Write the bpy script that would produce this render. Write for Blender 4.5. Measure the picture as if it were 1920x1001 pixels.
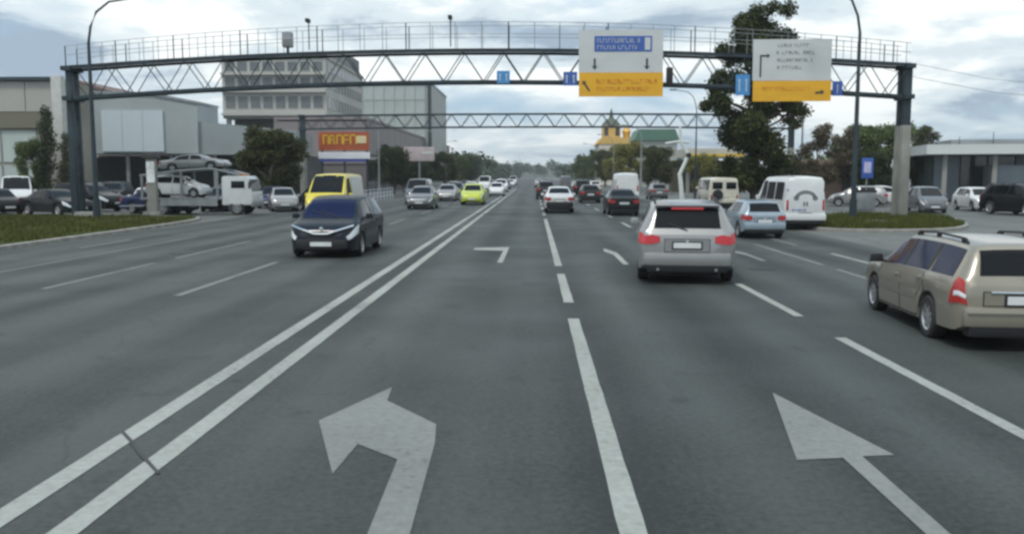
import bpy, bmesh, math, random
import numpy as np
from mathutils import Vector, Matrix, noise as mnoise
R = math.radians
for _o in list(bpy.data.objects):
    bpy.data.objects.remove(_o)
scn = bpy.context.scene
COL = scn.collection

# ------------------------------------------------------------------ camera
cam_d = bpy.data.cameras.new('camera')
cam = bpy.data.objects.new('camera', cam_d)
COL.objects.link(cam)
cam_d.sensor_width = 36.0
cam_d.lens = 36.0 * 1650 / 1920
cam_d.clip_end = 6000
cam_d.clip_start = 0.1
cam.location = (0, 0, 2.15)
cam.rotation_euler = (R(90 - 5.9), 0, R(1.381))
scn.camera = cam

# ------------------------------------------------------------------ world: overcast sky with broken cloud
SUN_EL, SUN_AZ = 60.0, 215.0          # sun high behind the camera, to the left (azimuth clockwise from +Y)
world = bpy.data.worlds.new('World')
scn.world = world
world.use_nodes = True
nt = world.node_tree
nt.nodes.clear()
def N(tree, t, **kw):
    n = tree.nodes.new(t)
    for k, v in kw.items():
        setattr(n, k, v)
    return n
def L(tree, a, b):
    tree.links.new(a, b)
w_out = N(nt, 'ShaderNodeOutputWorld')
w_bg = N(nt, 'ShaderNodeBackground')
w_bg.inputs['Strength'].default_value = 0.1
sky = N(nt, 'ShaderNodeTexSky', sky_type='NISHITA', sun_disc=False)
sky.sun_elevation = R(SUN_EL)
sky.sun_rotation = R(SUN_AZ)
sky.air_density = 1.0
sky.dust_density = 2.5
tc = N(nt, 'ShaderNodeTexCoord')
sep = N(nt, 'ShaderNodeSeparateXYZ')
L(nt, tc.outputs['Generated'], sep.inputs[0])
def M(tree, op, a, b=None, c=None, clamp=False):
    n = N(tree, 'ShaderNodeMath', operation=op, use_clamp=clamp)
    for i, v in enumerate((a, b, c)):
        if v is None:
            continue
        if isinstance(v, (int, float)):
            n.inputs[i].default_value = v
        else:
            L(tree, v, n.inputs[i])
    return n.outputs[0]
zc = M(nt, 'ADD', M(nt, 'MAXIMUM', sep.outputs[2], 0.0), 0.16)
comb = N(nt, 'ShaderNodeCombineXYZ')
L(nt, M(nt, 'DIVIDE', sep.outputs[0], zc), comb.inputs[0])
L(nt, M(nt, 'DIVIDE', sep.outputs[1], zc), comb.inputs[1])
def cloud_noise(scale, detail, off, rough=0.55):
    mp = N(nt, 'ShaderNodeMapping')
    mp.inputs['Location'].default_value = off
    L(nt, comb.outputs[0], mp.inputs[0])
    n = N(nt, 'ShaderNodeTexNoise')
    n.inputs['Scale'].default_value = scale
    n.inputs['Detail'].default_value = detail
    n.inputs['Roughness'].default_value = rough
    n.inputs['Distortion'].default_value = 0.25
    L(nt, mp.outputs[0], n.inputs['Vector'])
    return n.outputs['Fac']
def ramp(tree, fac, stops, interp='EASE'):
    r = N(tree, 'ShaderNodeValToRGB')
    r.color_ramp.interpolation = interp
    e = r.color_ramp.elements
    while len(e) < len(stops):
        e.new(0.5)
    for el, (p, c) in zip(e, stops):
        el.position = p
        el.color = (*c, 1) if len(c) == 3 else c
    L(tree, fac, r.inputs[0])
    return r.outputs[0]
CLOUD_OFF = (8.57, 16.84, 3.55)
cover = ramp(nt, cloud_noise(0.62, 6, CLOUD_OFF), [(0.40, (0, 0, 0)), (0.54, (1, 1, 1))])
shade = ramp(nt, cloud_noise(0.85, 7, (12.04, -2.22, 8.42), 0.6), [(0.37, (2.7, 3.5, 4.4)), (0.46, (5.6, 6.4, 6.8)), (0.55, (8.3, 8.6, 8.5))])
thin = N(nt, 'ShaderNodeMix', data_type='RGBA')           # high thin veil over the blue
thin.inputs[0].default_value = 0.55
L(nt, sky.outputs[0], thin.inputs[6])
thin.inputs[7].default_value = (3.5, 5.4, 7.3, 1)
mixc = N(nt, 'ShaderNodeMix', data_type='RGBA')
L(nt, cover, mixc.inputs[0])
L(nt, thin.outputs[2], mixc.inputs[6])
L(nt, shade, mixc.inputs[7])
L(nt, mixc.outputs[2], w_bg.inputs['Color'])
L(nt, w_bg.outputs[0], w_out.inputs['Surface'])

# ------------------------------------------------------------------ sun (overcast: weak and very soft)
sun_d = bpy.data.lights.new('sun', 'SUN')
sun = bpy.data.objects.new('sun', sun_d)
COL.objects.link(sun)
sun_d.energy = 1.5
sun_d.angle = R(10)
sun_d.color = (1.0, 0.96, 0.9)
_d = Vector((math.sin(R(SUN_AZ)) * math.cos(R(SUN_EL)), math.cos(R(SUN_AZ)) * math.cos(R(SUN_EL)), math.sin(R(SUN_EL))))
sun.rotation_euler = (-_d).to_track_quat('-Z', 'Y').to_euler()
sun.location = (0, -20, 60)

vs = scn.view_settings
vs.view_transform = 'Standard'
vs.look = 'None'
vs.exposure = 0.5
vs.gamma = 1.0
vs.use_curve_mapping = False
scn.cycles.filter_width = 2.8
scn.cycles.volume_bounces = 0
scn.cycles.max_bounces = 6
scn.cycles.use_denoising = True

# ------------------------------------------------------------------ materials
MATS = {}
def mat(name, col, rough=0.6, metal=0.0, var=0.12, vscale=3.0, coat=0.0, spec=0.5, bump=0.0, bscale=30.0, dirt=None, emit=None, coords='Object'):
    if name in MATS:
        return MATS[name]
    m = bpy.data.materials.new(name)
    m.use_nodes = True
    t = m.node_tree
    b = t.nodes['Principled BSDF']
    b.inputs['Roughness'].default_value = rough
    b.inputs['Metallic'].default_value = metal
    b.inputs['Specular IOR Level'].default_value = spec
    b.inputs['Coat Weight'].default_value = coat
    b.inputs['Coat Roughness'].default_value = 0.08
    co = N(t, 'ShaderNodeTexCoord')
    src = co.outputs[coords]
    n = N(t, 'ShaderNodeTexNoise')
    n.inputs['Scale'].default_value = vscale
    n.inputs['Detail'].default_value = 5
    L(t, src, n.inputs['Vector'])
    c = Vector(col)
    lo = tuple(c * (1 - var)); hi = tuple(c * (1 + var))
    out = ramp(t, n.outputs['Fac'], [(0.3, lo), (0.7, hi)], 'LINEAR')
    if dirt:                                   # road dust low on the thing, a film with its own patchy edge
        sp = N(t, 'ShaderNodeSeparateXYZ')
        L(t, src, sp.inputs[0])
        h = M(t, 'MULTIPLY_ADD', n.outputs['Fac'], 0.5, M(t, 'MULTIPLY', sp.outputs[2], -1.3))
        f = M(t, 'MULTIPLY', M(t, 'ADD', h, 0.45, clamp=True), dirt, clamp=True)
        mx = N(t, 'ShaderNodeMix', data_type='RGBA')
        L(t, f, mx.inputs[0]); L(t, out, mx.inputs[6])
        mx.inputs[7].default_value = (0.11, 0.105, 0.095, 1)
        out = mx.outputs[2]
    L(t, out, b.inputs['Base Color'])
    if bump:
        n2 = N(t, 'ShaderNodeTexNoise')
        n2.inputs['Scale'].default_value = bscale
        n2.inputs['Detail'].default_value = 4
        L(t, src, n2.inputs['Vector'])
        bp = N(t, 'ShaderNodeBump')
        bp.inputs['Strength'].default_value = bump
        bp.inputs['Distance'].default_value = 0.02
        L(t, n2.outputs['Fac'], bp.inputs['Height'])
        L(t, bp.outputs[0], b.inputs['Normal'])
    if emit:
        b.inputs['Emission Color'].default_value = (*emit[0], 1)
        b.inputs['Emission Strength'].default_value = emit[1]
    MATS[name] = m
    return m
def leafmat(name, lo, hi, extra=None):
    if name in MATS:
        return MATS[name]
    m = bpy.data.materials.new(name); m.use_nodes = True
    t = m.node_tree; b = t.nodes['Principled BSDF']
    b.inputs['Roughness'].default_value = 0.65
    b.inputs['Specular IOR Level'].default_value = 0.25
    g = N(t, 'ShaderNodeNewGeometry')
    st = [(0.0, lo), (0.75, hi), (1.0, extra or hi)]
    c = ramp(t, g.outputs['Random Per Island'], st, 'LINEAR')
    L(t, c, b.inputs['Base Color'])
    tr = N(t, 'ShaderNodeBsdfTranslucent')
    L(t, c, tr.inputs['Color'])
    ms = N(t, 'ShaderNodeMixShader'); ms.inputs[0].default_value = 0.25
    L(t, b.outputs[0], ms.inputs[1]); L(t, tr.outputs[0], ms.inputs[2])
    L(t, ms.outputs[0], t.nodes['Material Output'].inputs['Surface'])
    MATS[name] = m
    return m

def asphalt(name, lo, hi, tracks=False):
    m = bpy.data.materials.new(name); m.use_nodes = True
    t = m.node_tree; b = t.nodes['Principled BSDF']
    b.inputs['Specular IOR Level'].default_value = 0.4
    co = N(t, 'ShaderNodeTexCoord')
    mp = N(t, 'ShaderNodeMapping'); mp.inputs['Scale'].default_value = (0.8, 0.045, 1)
    L(t, co.outputs['Object'], mp.inputs[0])
    n1 = N(t, 'ShaderNodeTexNoise'); n1.inputs['Scale'].default_value = 1.0; n1.inputs['Detail'].default_value = 6
    L(t, mp.outputs[0], n1.inputs['Vector'])
    n2 = N(t, 'ShaderNodeTexNoise'); n2.inputs['Scale'].default_value = 0.35; n2.inputs['Detail'].default_value = 5
    L(t, co.outputs['Object'], n2.inputs['Vector'])
    n3 = N(t, 'ShaderNodeTexNoise'); n3.inputs['Scale'].default_value = 55; n3.inputs['Detail'].default_value = 3
    L(t, co.outputs['Object'], n3.inputs['Vector'])
    f = M(t, 'ADD', M(t, 'MULTIPLY_ADD', n1.outputs['Fac'], 0.8, -0.15), M(t, 'MULTIPLY', n2.outputs['Fac'], 0.35))
    f = M(t, 'ADD', f, M(t, 'MULTIPLY', n3.outputs['Fac'], 0.22))
    if tracks:                                  # worn wheel tracks polished by traffic, oil line mid-lane
        sp = N(t, 'ShaderNodeSeparateXYZ'); L(t, co.outputs['Object'], sp.inputs[0])
        s = M(t, 'COSINE', M(t, 'MULTIPLY', M(t, 'ADD', sp.outputs[0], -0.62 - 0.9), 2 * math.pi / 1.74))
        f = M(t, 'ADD', f, M(t, 'MULTIPLY', s, 0.10))
    n5 = N(t, 'ShaderNodeTexNoise'); n5.inputs['Scale'].default_value = 16; n5.inputs['Detail'].default_value = 4; n5.inputs['Roughness'].default_value = 0.75
    L(t, co.outputs['Object'], n5.inputs['Vector'])
    f = M(t, 'ADD', f, M(t, 'MULTIPLY_ADD', n5.outputs['Fac'], 0.8, -0.4))
    c = ramp(t, f, [(0.34, lo), (0.72, hi)], 'LINEAR')
    n6 = N(t, 'ShaderNodeTexNoise'); n6.inputs['Scale'].default_value = 1.7; n6.inputs['Detail'].default_value = 3
    L(t, co.outputs['Object'], n6.inputs['Vector'])
    oil = N(t, 'ShaderNodeMix', data_type='RGBA')
    L(t, M(t, 'MULTIPLY', M(t, 'MULTIPLY_ADD', n6.outputs['Fac'], 8.0, -5.0, clamp=True), 0.55), oil.inputs[0])
    L(t, c, oil.inputs[6]); oil.inputs[7].default_value = (lo[0] * .6, lo[1] * .6, lo[2] * .6, 1)
    c = oil.outputs[2]
    # sealed cracks: thin dark lines between voronoi cells, broken up by noise
    vo = N(t, 'ShaderNodeTexVoronoi', feature='DISTANCE_TO_EDGE'); vo.inputs['Scale'].default_value = 0.16
    wv = N(t, 'ShaderNodeVectorMath', operation='MULTIPLY_ADD')
    L(t, n2.outputs['Color'], wv.inputs[0]); wv.inputs[1].default_value = (3, 3, 0); L(t, co.outputs['Object'], wv.inputs[2])
    L(t, wv.outputs[0], vo.inputs['Vector'])
    cr = M(t, 'MULTIPLY', M(t, 'LESS_THAN', vo.outputs['Distance'], 0.0035), M(t, 'GREATER_THAN', n1.outputs['Fac'], 0.52))
    mx = N(t, 'ShaderNodeMix', data_type='RGBA')
    L(t, M(t, 'MULTIPLY', cr, 0.3), mx.inputs[0]); L(t, c, mx.inputs[6]); mx.inputs[7].default_value = (0.02, 0.021, 0.022, 1)
    L(t, mx.outputs[2], b.inputs['Base Color'])
    L(t, M(t, 'MULTIPLY_ADD', n2.outputs['Fac'], -0.25, 0.78), b.inputs['Roughness'])
    bp = N(t, 'ShaderNodeBump'); bp.inputs['Strength'].default_value = 0.35; bp.inputs['Distance'].default_value = 0.01
    L(t, n3.outputs['Fac'], bp.inputs['Height']); L(t, bp.outputs[0], b.inputs['Normal'])
    MATS[name] = m
    return m
def paintmark(name, col):
    m = bpy.data.materials.new(name); m.use_nodes = True
    t = m.node_tree; b = t.nodes['Principled BSDF']; b.inputs['Roughness'].default_value = 0.7
    co = N(t, 'ShaderNodeTexCoord')
    n = N(t, 'ShaderNodeTexNoise'); n.inputs['Scale'].default_value = 13; n.inputs['Detail'].default_value = 8; n.inputs['Roughness'].default_value = 0.7
    L(t, co.outputs['Object'], n.inputs['Vector'])
    n2 = N(t, 'ShaderNodeTexNoise'); n2.inputs['Scale'].default_value = 0.5; n2.inputs['Detail'].default_value = 4
    L(t, co.outputs['Object'], n2.inputs['Vector'])
    f = M(t, 'ADD', M(t, 'MULTIPLY', n.outputs['Fac'], 0.7), M(t, 'MULTIPLY', n2.outputs['Fac'], 0.5))
    c = Vector(col)
    L(t, ramp(t, f, [(0.42, (0.05, 0.058, 0.055)), (0.52, tuple(c * 0.82)), (0.72, tuple(c * 1.1))], 'LINEAR'), b.inputs['Base Color'])
    MATS[name] = m
    return m

M_ROAD = asphalt('asphalt_road', (0.015, 0.0198, 0.0188), (0.056, 0.066, 0.062), True)
M_LOT = asphalt('asphalt_lot', (0.07, 0.077, 0.073), (0.13, 0.138, 0.13))
M_MARK = paintmark('marking_paint', (0.29, 0.315, 0.29))
M_MARKW = paintmark('marking_paint_worn', (0.17, 0.185, 0.178))
M_ARROW = paintmark('arrow_paint', (0.185, 0.20, 0.19))
M_KERB = mat('kerb_concrete', (0.24, 0.24, 0.22), 0.85, var=0.3, vscale=2, bump=0.3)
M_GLASS = mat('car_glass', (0.006, 0.008, 0.010), 0.06, var=0.05, coat=0.0, spec=0.22)
M_GLASSB = mat('car_glass_tinted_blue', (0.005, 0.009, 0.035), 0.1, var=0.05, spec=0.1)
M_BLACK = mat('black_plastic', (0.010, 0.011, 0.012), 0.55, var=0.2)
M_TYRE = mat('tyre_rubber', (0.022, 0.022, 0.023), 0.85, var=0.25, vscale=6)
M_RIM = mat('rim_alloy', (0.42, 0.43, 0.44), 0.38, metal=0.7, var=0.15)
M_CHROME = mat('chrome_trim', (0.75, 0.77, 0.78), 0.16, metal=1.0, var=0.03)
M_RED = mat('tail_lens', (0.36, 0.025, 0.025), 0.2, var=0.1, spec=0.6)
M_REDLIT = mat('brake_lens_lit', (0.42, 0.045, 0.055), 0.2, var=0.1, emit=((1.0, 0.1, 0.12), 0.07))
M_LENS = mat('headlamp_lens', (0.68, 0.71, 0.73), 0.12, var=0.05, spec=0.7, metal=0.3)
M_AMBER = mat('amber_lens', (0.5, 0.17, 0.02), 0.25, var=0.1)
M_PLATE = mat('plate_white', (0.6, 0.62, 0.62), 0.5, var=0.08)
M_STEEL = mat('gantry_steel', (0.024, 0.040, 0.050), 0.55, metal=0.2, var=0.35, vscale=1.2)
M_GALV = mat('galvanised_steel', (0.26, 0.28, 0.29), 0.5, metal=0.5, var=0.2, vscale=2)
M_CONC = mat('pale_concrete', (0.22, 0.225, 0.205), 0.85, var=0.22, vscale=0.9, bump=0.2, bscale=8)
M_BARK = mat('bark', (0.06, 0.048, 0.036), 0.9, var=0.35, vscale=4, bump=0.5, bscale=12)
M_DARKGLASS = mat('dark_shop_glass', (0.014, 0.018, 0.02), 0.1, var=0.3, vscale=0.4, spec=0.6)
M_WINGLASS = mat('window_glass', (0.09, 0.10, 0.105), 0.12, var=0.4, vscale=0.5, spec=0.6)
def paint(name, col, metal=0.25, dirt=0.5):
    dark = max(col) < 0.12
    return mat('paint_' + name, col, 0.34 if not dark else 0.42, metal=metal, var=0.06, vscale=2.5, coat=0.25 if dark else 0.6, spec=0.2 if dark else 0.5, dirt=0.12 if dark else dirt)

# ------------------------------------------------------------------ mesh helpers
class MB:
    def __init__(s):
        s.v = []; s.f = []
    def add(s, vs_, fs):
        k = len(s.v); s.v += [tuple(v) for v in vs_]; s.f += [tuple(i + k for i in f) for f in fs]
        return s
    def box(s, c, d, rz=0.0, taper=1.0):
        x, y, z = d[0] / 2, d[1] / 2, d[2] / 2
        p = [(-x, -y, -z), (x, -y, -z), (x, y, -z), (-x, y, -z), (-x * taper, -y * taper, z), (x * taper, -y * taper, z), (x * taper, y * taper, z), (-x * taper, y * taper, z)]
        cs, sn = math.cos(rz), math.sin(rz)
        p = [(c[0] + a * cs - b * sn, c[1] + a * sn + b * cs, c[2] + q) for a, b, q in p]
        return s.add(p, [(0, 3, 2, 1), (4, 5, 6, 7), (0, 1, 5, 4), (1, 2, 6, 5), (2, 3, 7, 6), (3, 0, 4, 7)])
    def tube(s, pts, r, n=8, r1=None):
        pts = [Vector(p) for p in pts]; k = len(pts); rings = []
        for i, p in enumerate(pts):
            d = (pts[min(i + 1, k - 1)] - pts[max(i - 1, 0)]).normalized()
            a = d.cross(Vector((0, 0, 1)) if abs(d.z) < 0.9 else Vector((1, 0, 0))).normalized(); b = d.cross(a)
            rr = r if r1 is None else r + (r1 - r) * i / (k - 1)
            rings.append([p + (a * math.cos(2 * math.pi * j / n) + b * math.sin(2 * math.pi * j / n)) * rr for j in range(n)])
        vv = [q for g in rings for q in g]
        ff = [(i * n + j, i * n + (j + 1) % n, (i + 1) * n + (j + 1) % n, (i + 1) * n + j) for i in range(k - 1) for j in range(n)]
        ff += [tuple(range(n))[::-1], tuple((k - 1) * n + j for j in range(n))]
        return s.add(vv, ff)
    def prism(s, poly, z0, z1):
        n = len(poly)
        vv = [(p[0], p[1], z0) for p in poly] + [(p[0], p[1], z1) for p in poly]
        return s.add(vv, [tuple(range(n))[::-1], tuple(range(n, 2 * n))] + [(i, (i + 1) % n, n + (i + 1) % n, n + i) for i in range(n)])
    def prism_axis(s, poly, a0, a1, axis):
        """poly in the plane normal to axis ('x': (y,z), 'y': (x,z)), extruded from a0 to a1"""
        n = len(poly)
        mk = (lambda p, a: (a, p[0], p[1])) if axis == 'x' else (lambda p, a: (p[0], a, p[1]))
        vv = [mk(p, a0) for p in poly] + [mk(p, a1) for p in poly]
        return s.add(vv, [tuple(range(n))[::-1], tuple(range(n, 2 * n))] + [(i, (i + 1) % n, n + (i + 1) % n, n + i) for i in range(n)])
    def lathe(s, prof, n=20, axis='y', c=(0, 0, 0)):
        """prof: list of (axial, radius)"""
        vv = []
        for a, r in prof:
            for j in range(n):
                t = 2 * math.pi * j / n
                q = (r * math.cos(t), a, r * math.sin(t)) if axis == 'y' else (r * math.cos(t), r * math.sin(t), a)
                vv.append((q[0] + c[0], q[1] + c[1], q[2] + c[2]))
        k = len(prof)
        ff = [(i * n + j, i * n + (j + 1) % n, (i + 1) * n + (j + 1) % n, (i + 1) * n + j) for i in range(k - 1) for j in range(n)]
        ff += [tuple(range(n))[::-1], tuple((k - 1) * n + j for j in range(n))]
        return s.add(vv, ff)
    def mesh(s, name, smooth=None, bevel=0.0, fix=True):
        me = bpy.data.meshes.new(name)
        me.from_pydata(s.v, [], s.f)
        if fix or bevel:
            bm = bmesh.new(); bm.from_mesh(me)
            bmesh.ops.recalc_face_normals(bm, faces=bm.faces)
            if bevel:
                bmesh.ops.bevel(bm, geom=[e for e in bm.edges if e.calc_face_angle(0) > 0.5], offset=bevel, segments=2, affect='EDGES', profile=0.6, clamp_overlap=True)
            bm.to_mesh(me); bm.free()
        if smooth is not None:
            me.polygons.foreach_set('use_smooth', [True] * len(me.polygons))
            me.set_sharp_from_angle(angle=R(smooth))
        return me
def obj(name, me, m=None, parent=None, loc=(0, 0, 0), rot=(0, 0, 0), scale=(1, 1, 1)):
    o = bpy.data.objects.new(name, me)
    COL.objects.link(o)
    o.location = loc; o.rotation_euler = rot; o.scale = scale
    if parent is not None:
        o.parent = parent
    if m is not None:
        if not me.materials:
            me.materials.append(m)
        if me.materials[0] is not m:
            o.material_slots[0].link = 'OBJECT'
            o.material_slots[0].material = m
    return o
def tag(o, label=None, cat=None, group=None, kind=None):
    for k, v in (('label', label), ('category', cat), ('group', group), ('kind', kind)):
        if v:
            o[k] = v
    return o
def thing(name, label, cat, loc=(0, 0, 0), rz=0.0, group=None):
    o = bpy.data.objects.new(name, None)
    COL.objects.link(o)
    o.empty_display_size = 0.3
    o.location = loc; o.rotation_euler = (0, 0, rz)
    return tag(o, label, cat, group)
def part(name, mb, m, parent, smooth=None, bevel=0.0):
    return obj(name, mb.mesh(name, smooth, bevel), m, parent)
UNIT_BOX = MB().box((0, 0, 0), (1, 1, 1)).mesh('unit_box')
UNIT_BAR = MB().tube([(0, 0, 0), (0, 0, 1)], 1.0, 8).mesh('unit_bar', 40)
def boxpart(name, c, d, m, parent, rz=0.0):
    return obj(name, UNIT_BOX, m, parent, c, (0, 0, rz), d)
def bar(name, p0, p1, r, m, parent):
    p0 = Vector(p0); p1 = Vector(p1); d = p1 - p0
    return obj(name, UNIT_BAR, m, parent, p0, d.to_track_quat('Z', 'Y').to_euler(), (r, r, d.length))

# ================================================================== SETTING
def sheet(name, poly, z, m, kind='structure', parent=None):
    me = bpy.data.meshes.new(name)
    me.from_pydata([(x, y, z) for x, y in poly], [], [tuple(range(len(poly)))])
    o = obj(name, me, m, parent)
    if kind:
        o['kind'] = kind
    return o
ground = sheet('ground', [(-1600, -60), (1600, -60), (1600, 3000), (-1600, 3000)], -0.004, M_LOT)
road = sheet('road', [(-15.4, -20), (10.4, -20), (10.4, 900), (-15.4, 900)], 0.0, M_ROAD)

MZ = 0.005
def mark(poly, m=M_MARK, name='lane_marking', z=MZ):
    me = bpy.data.meshes.new(name)
    me.from_pydata([(x, y, z) for x, y in poly], [], [tuple(range(len(poly)))])
    return obj(name, me, m, road)
def strip(x, y0, y1, w, m=M_MARK):
    n = max(1, int((y1 - y0) / (0.35 if y0 < 30 and w > .12 else 4)))
    rr = random.Random(int(x * 100 + y0 * 7))
    ys = [y0 + (y1 - y0) * i / n for i in range(n + 1)]
    lft = [(x - w / 2 + rr.uniform(-.004, .004), y) for y in ys]; rgt = [(x + w / 2 + rr.uniform(-.004, .004), y) for y in ys]
    return mark(lft + rgt[::-1], m)
strip(-3.36, -5, 150, 0.19); strip(-2.84, -5, 150, 0.19)
for a, b in [(-2, 13.2), (14.9, 19.3), (21.0, 44)] + [(48 + 9 * i, 52 + 9 * i) for i in range(14)]:
    strip(0.61, a, b, 0.17)
for a, b in [(2, 11.7), (13.5, 17.6), (21.5, 26), (29, 33), (37, 41)] + [(46 + 9 * i, 50 + 9 * i) for i in range(12)]:
    strip(4.10, a, b, 0.15)
for a, b in [(3, 12), (16.6, 20.4), (21.4, 28)] + [(34 + 9 * i, 38 + 9 * i) for i in range(10)]:
    strip(7.02, a, b, 0.13, M_MARKW)
strip(8.3, 21.8, 24.6, 0.14, M_MARK); strip(8.2, 27.5, 33, 0.12, M_MARKW)
for a, b in [(2.5, 9.0), (15.6, 21.8), (28, 33)] + [(39 + 11 * i, 44 + 11 * i) for i in range(9)]:
    strip(-6.42, a, b, 0.15, M_MARKW)
for a, b in [(5, 11), (16.5, 21.5), (22.8, 29)] + [(36 + 11 * i, 41 + 11 * i) for i in range(9)]:
    strip(-9.38, a, b, 0.14, M_MARKW)
strip(-11.98, 13, 31, 0.10, M_MARKW)
strip(-13.6, 26.0, 29.4, 0.16, M_MARKW)
mark([(-0.98, 4.4), (-0.72, 4.4), (-0.79, 6.9), (-0.84, 7.46), (-1.40, 8.26), (-1.44, 8.80), (-1.89, 7.55), (-1.45, 6.16), (-1.41, 6.88), (-1.03, 6.50)], M_ARROW, 'turn_arrow')
mark([(2.37, 4.3), (2.51, 4.3), (2.54, 6.66), (2.80, 6.70), (2.39, 8.66), (2.01, 6.56), (2.38, 6.62)], M_ARROW, 'straight_arrow')
mark([(-1.75, 25.6), (-0.86, 25.3), (-0.90, 21.8), (-0.76, 21.8), (-0.72, 26.6), (-1.75, 26.3)], M_MARK, 'turn_arrow')
mark([(2.02, 25.2), (2.20, 24.0), (2.20, 21.4), (2.34, 21.4), (2.36, 24.8), (2.10, 26.2)], M_MARK, 'turn_arrow')
mark([(2.02 + 3.6, 25.2), (2.20 + 3.6, 24.0), (2.20 + 3.6, 22.4), (2.34 + 3.6, 22.4), (2.36 + 3.6, 24.8), (2.10 + 3.6, 26.2)], M_MARKW, 'turn_arrow')
# asphalt joint cutting the double line, and two darker repair patches
M_SEAL = mat('bitumen_seal', (0.03, 0.032, 0.033), 0.6, var=0.25, vscale=5)
mark([(-3.48, 7.16), (-3.30, 6.92), (-3.02, 6.52), (-2.72, 6.12), (-2.705, 6.145), (-3.00, 6.545), (-3.28, 6.945), (-3.46, 7.185)], M_SEAL, 'sealed_crack', 0.0095)
M_PATCH = asphalt('asphalt_patch', (0.022, 0.027, 0.027), (0.042, 0.049, 0.048))
for poly in ([(-0.2, 17.2), (0.35, 17.3), (0.32, 17.9), (-0.22, 17.8)], [(-6.0, 29), (-3.9, 29.2), (-4.0, 34), (-6.1, 33.8)], [(4.5, 24), (6.6, 24.2), (6.5, 31), (4.4, 30.6)], [(-11.5, 12), (-10.1, 12), (-10.2, 17), (-11.4, 17.2)]):
    mark(poly, M_PATCH, 'repair_patch', 0.0025)
def manhole(x, y):
    mb = MB().lathe([(0.002, 0.31), (0.006, 0.31), (0.008, 0.29), (0.006, 0.0001)], 20, 'z', (x, y, 0))
    obj('manhole_cover', mb.mesh('manhole_cover', 30), M_BLACK, road)
manhole(-9.9, 24.5); manhole(5.3, 20.5)

# ---- verges: a raised kerbed island each side, with grass
def smooth_poly(pts, k=2):
    for _ in range(k):
        out = []
        for i in range(len(pts)):
            a, b = Vector(pts[i]), Vector(pts[(i + 1) % len(pts)])
            out += [tuple(a * 0.75 + b * 0.25), tuple(a * 0.25 + b * 0.75)]
        pts = out
    return pts
def soilmat(name, grass, dirt, thr):
    m = bpy.data.materials.new(name); m.use_nodes = True
    t = m.node_tree; b = t.nodes['Principled BSDF']; b.inputs['Roughness'].default_value = 0.95; b.inputs['Specular IOR Level'].default_value = 0.1
    co = N(t, 'ShaderNodeTexCoord')
    n = N(t, 'ShaderNodeTexNoise'); n.inputs['Scale'].default_value = 0.45; n.inputs['Detail'].default_value = 7; n.inputs['Roughness'].default_value = 0.65
    L(t, co.outputs['Object'], n.inputs['Vector'])
    L(t, ramp(t, n.outputs['Fac'], [(thr - 0.08, dirt), (thr + 0.05, tuple(Vector(grass) * 0.8)), (0.75, tuple(Vector(grass) * 1.25))], 'LINEAR'), b.inputs['Base Color'])
    MATS[name] = m
    return m
M_SOILL = soilmat('verge_soil', (0.042, 0.056, 0.010), (0.075, 0.062, 0.045), 0.40)
M_SOILR = soilmat('island_soil', (0.052, 0.072, 0.022), (0.15, 0.14, 0.115), 0.46)
M_GRASS = leafmat('grass_blades', (0.03, 0.045, 0.006), (0.085, 0.10, 0.016), (0.14, 0.13, 0.05))
def inside(p, poly):
    c = False; x, y = p
    for i in range(len(poly)):
        (x0, y0), (x1, y1) = poly[i], poly[i - 1]
        if (y0 > y) != (y1 > y) and x < (x1 - x0) * (y - y0) / (y1 - y0) + x0:
            c = not c
    return c
def verge(pts, soil, nblades, bbox, seed, label, hmax=0.16):
    poly = smooth_poly(pts)
    cx = sum(p[0] for p in poly) / len(poly); cy = sum(p[1] for p in poly) / len(poly)
    inner = []
    n = len(poly)
    for i in range(n):
        a, b, c = Vector(poly[i - 1]), Vector(poly[i]), Vector(poly[(i + 1) % n])
        d = (c - a).normalized(); nn = Vector((-d.y, d.x))
        if nn.dot(Vector((cx, cy)) - b) < 0:
            nn = -nn
        inner.append(tuple(b + nn * 0.16))
    v = [(p[0], p[1], -0.02) for p in poly] + [(p[0], p[1], 0.11) for p in poly] + [(p[0], p[1], 0.13) for p in inner] + [(p[0], p[1], 0.05) for p in inner]
    f = []
    for i in range(n):
        j = (i + 1) % n
        for k in range(3):
            f.append((k * n + i, k * n + j, (k + 1) * n + j, (k + 1) * n + i))
    kb = MB().add(v, f)
    root = sheet('verge', inner, 0.10, soil)
    part('kerb', kb, M_KERB, root)
    rr = random.Random(seed)
    gb = MB()
    x0, x1, y0, y1 = bbox
    vv = []; ff = []
    k = 0
    while k < nblades:
        p = (rr.uniform(x0, x1), rr.uniform(y0, y1))
        if not inside(p, inner):
            continue
        if mnoise.noise((p[0] * .55, p[1] * .4, seed)) < -.22 and rr.random() < .85:     # worn bare patches
            continue
        k += 1
        a = rr.uniform(0, 6.28); w = rr.uniform(0.012, 0.03); h = rr.uniform(0.35, 1.0) * hmax * (1.6 if rr.random() < 0.07 else 1)
        lx, ly = rr.uniform(-.06, .06), rr.uniform(-.06, .06)
        q = len(vv)
        vv += [(p[0] - w * math.cos(a), p[1] - w * math.sin(a), 0.09), (p[0] + w * math.cos(a), p[1] + w * math.sin(a), 0.09), (p[0] + lx, p[1] + ly, 0.09 + h)]
        ff.append((q, q + 1, q + 2))
    g = obj('grass', MB().add(vv, ff).mesh('grass', fix=False), M_GRASS)
    tag(g, label, 'grass', kind='stuff')
    return root
VERGE_L = verge([(-15.6, -2), (-15.5, 20), (-15.5, 36), (-16.0, 43), (-18.2, 45.2), (-30, 45.4), (-70, 46), (-70, -2)], M_SOILL, 52000, (-36, -15.5, 18, 45.5), 4, 'short rough green grass on the verge beside the oncoming lanes')
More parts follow.
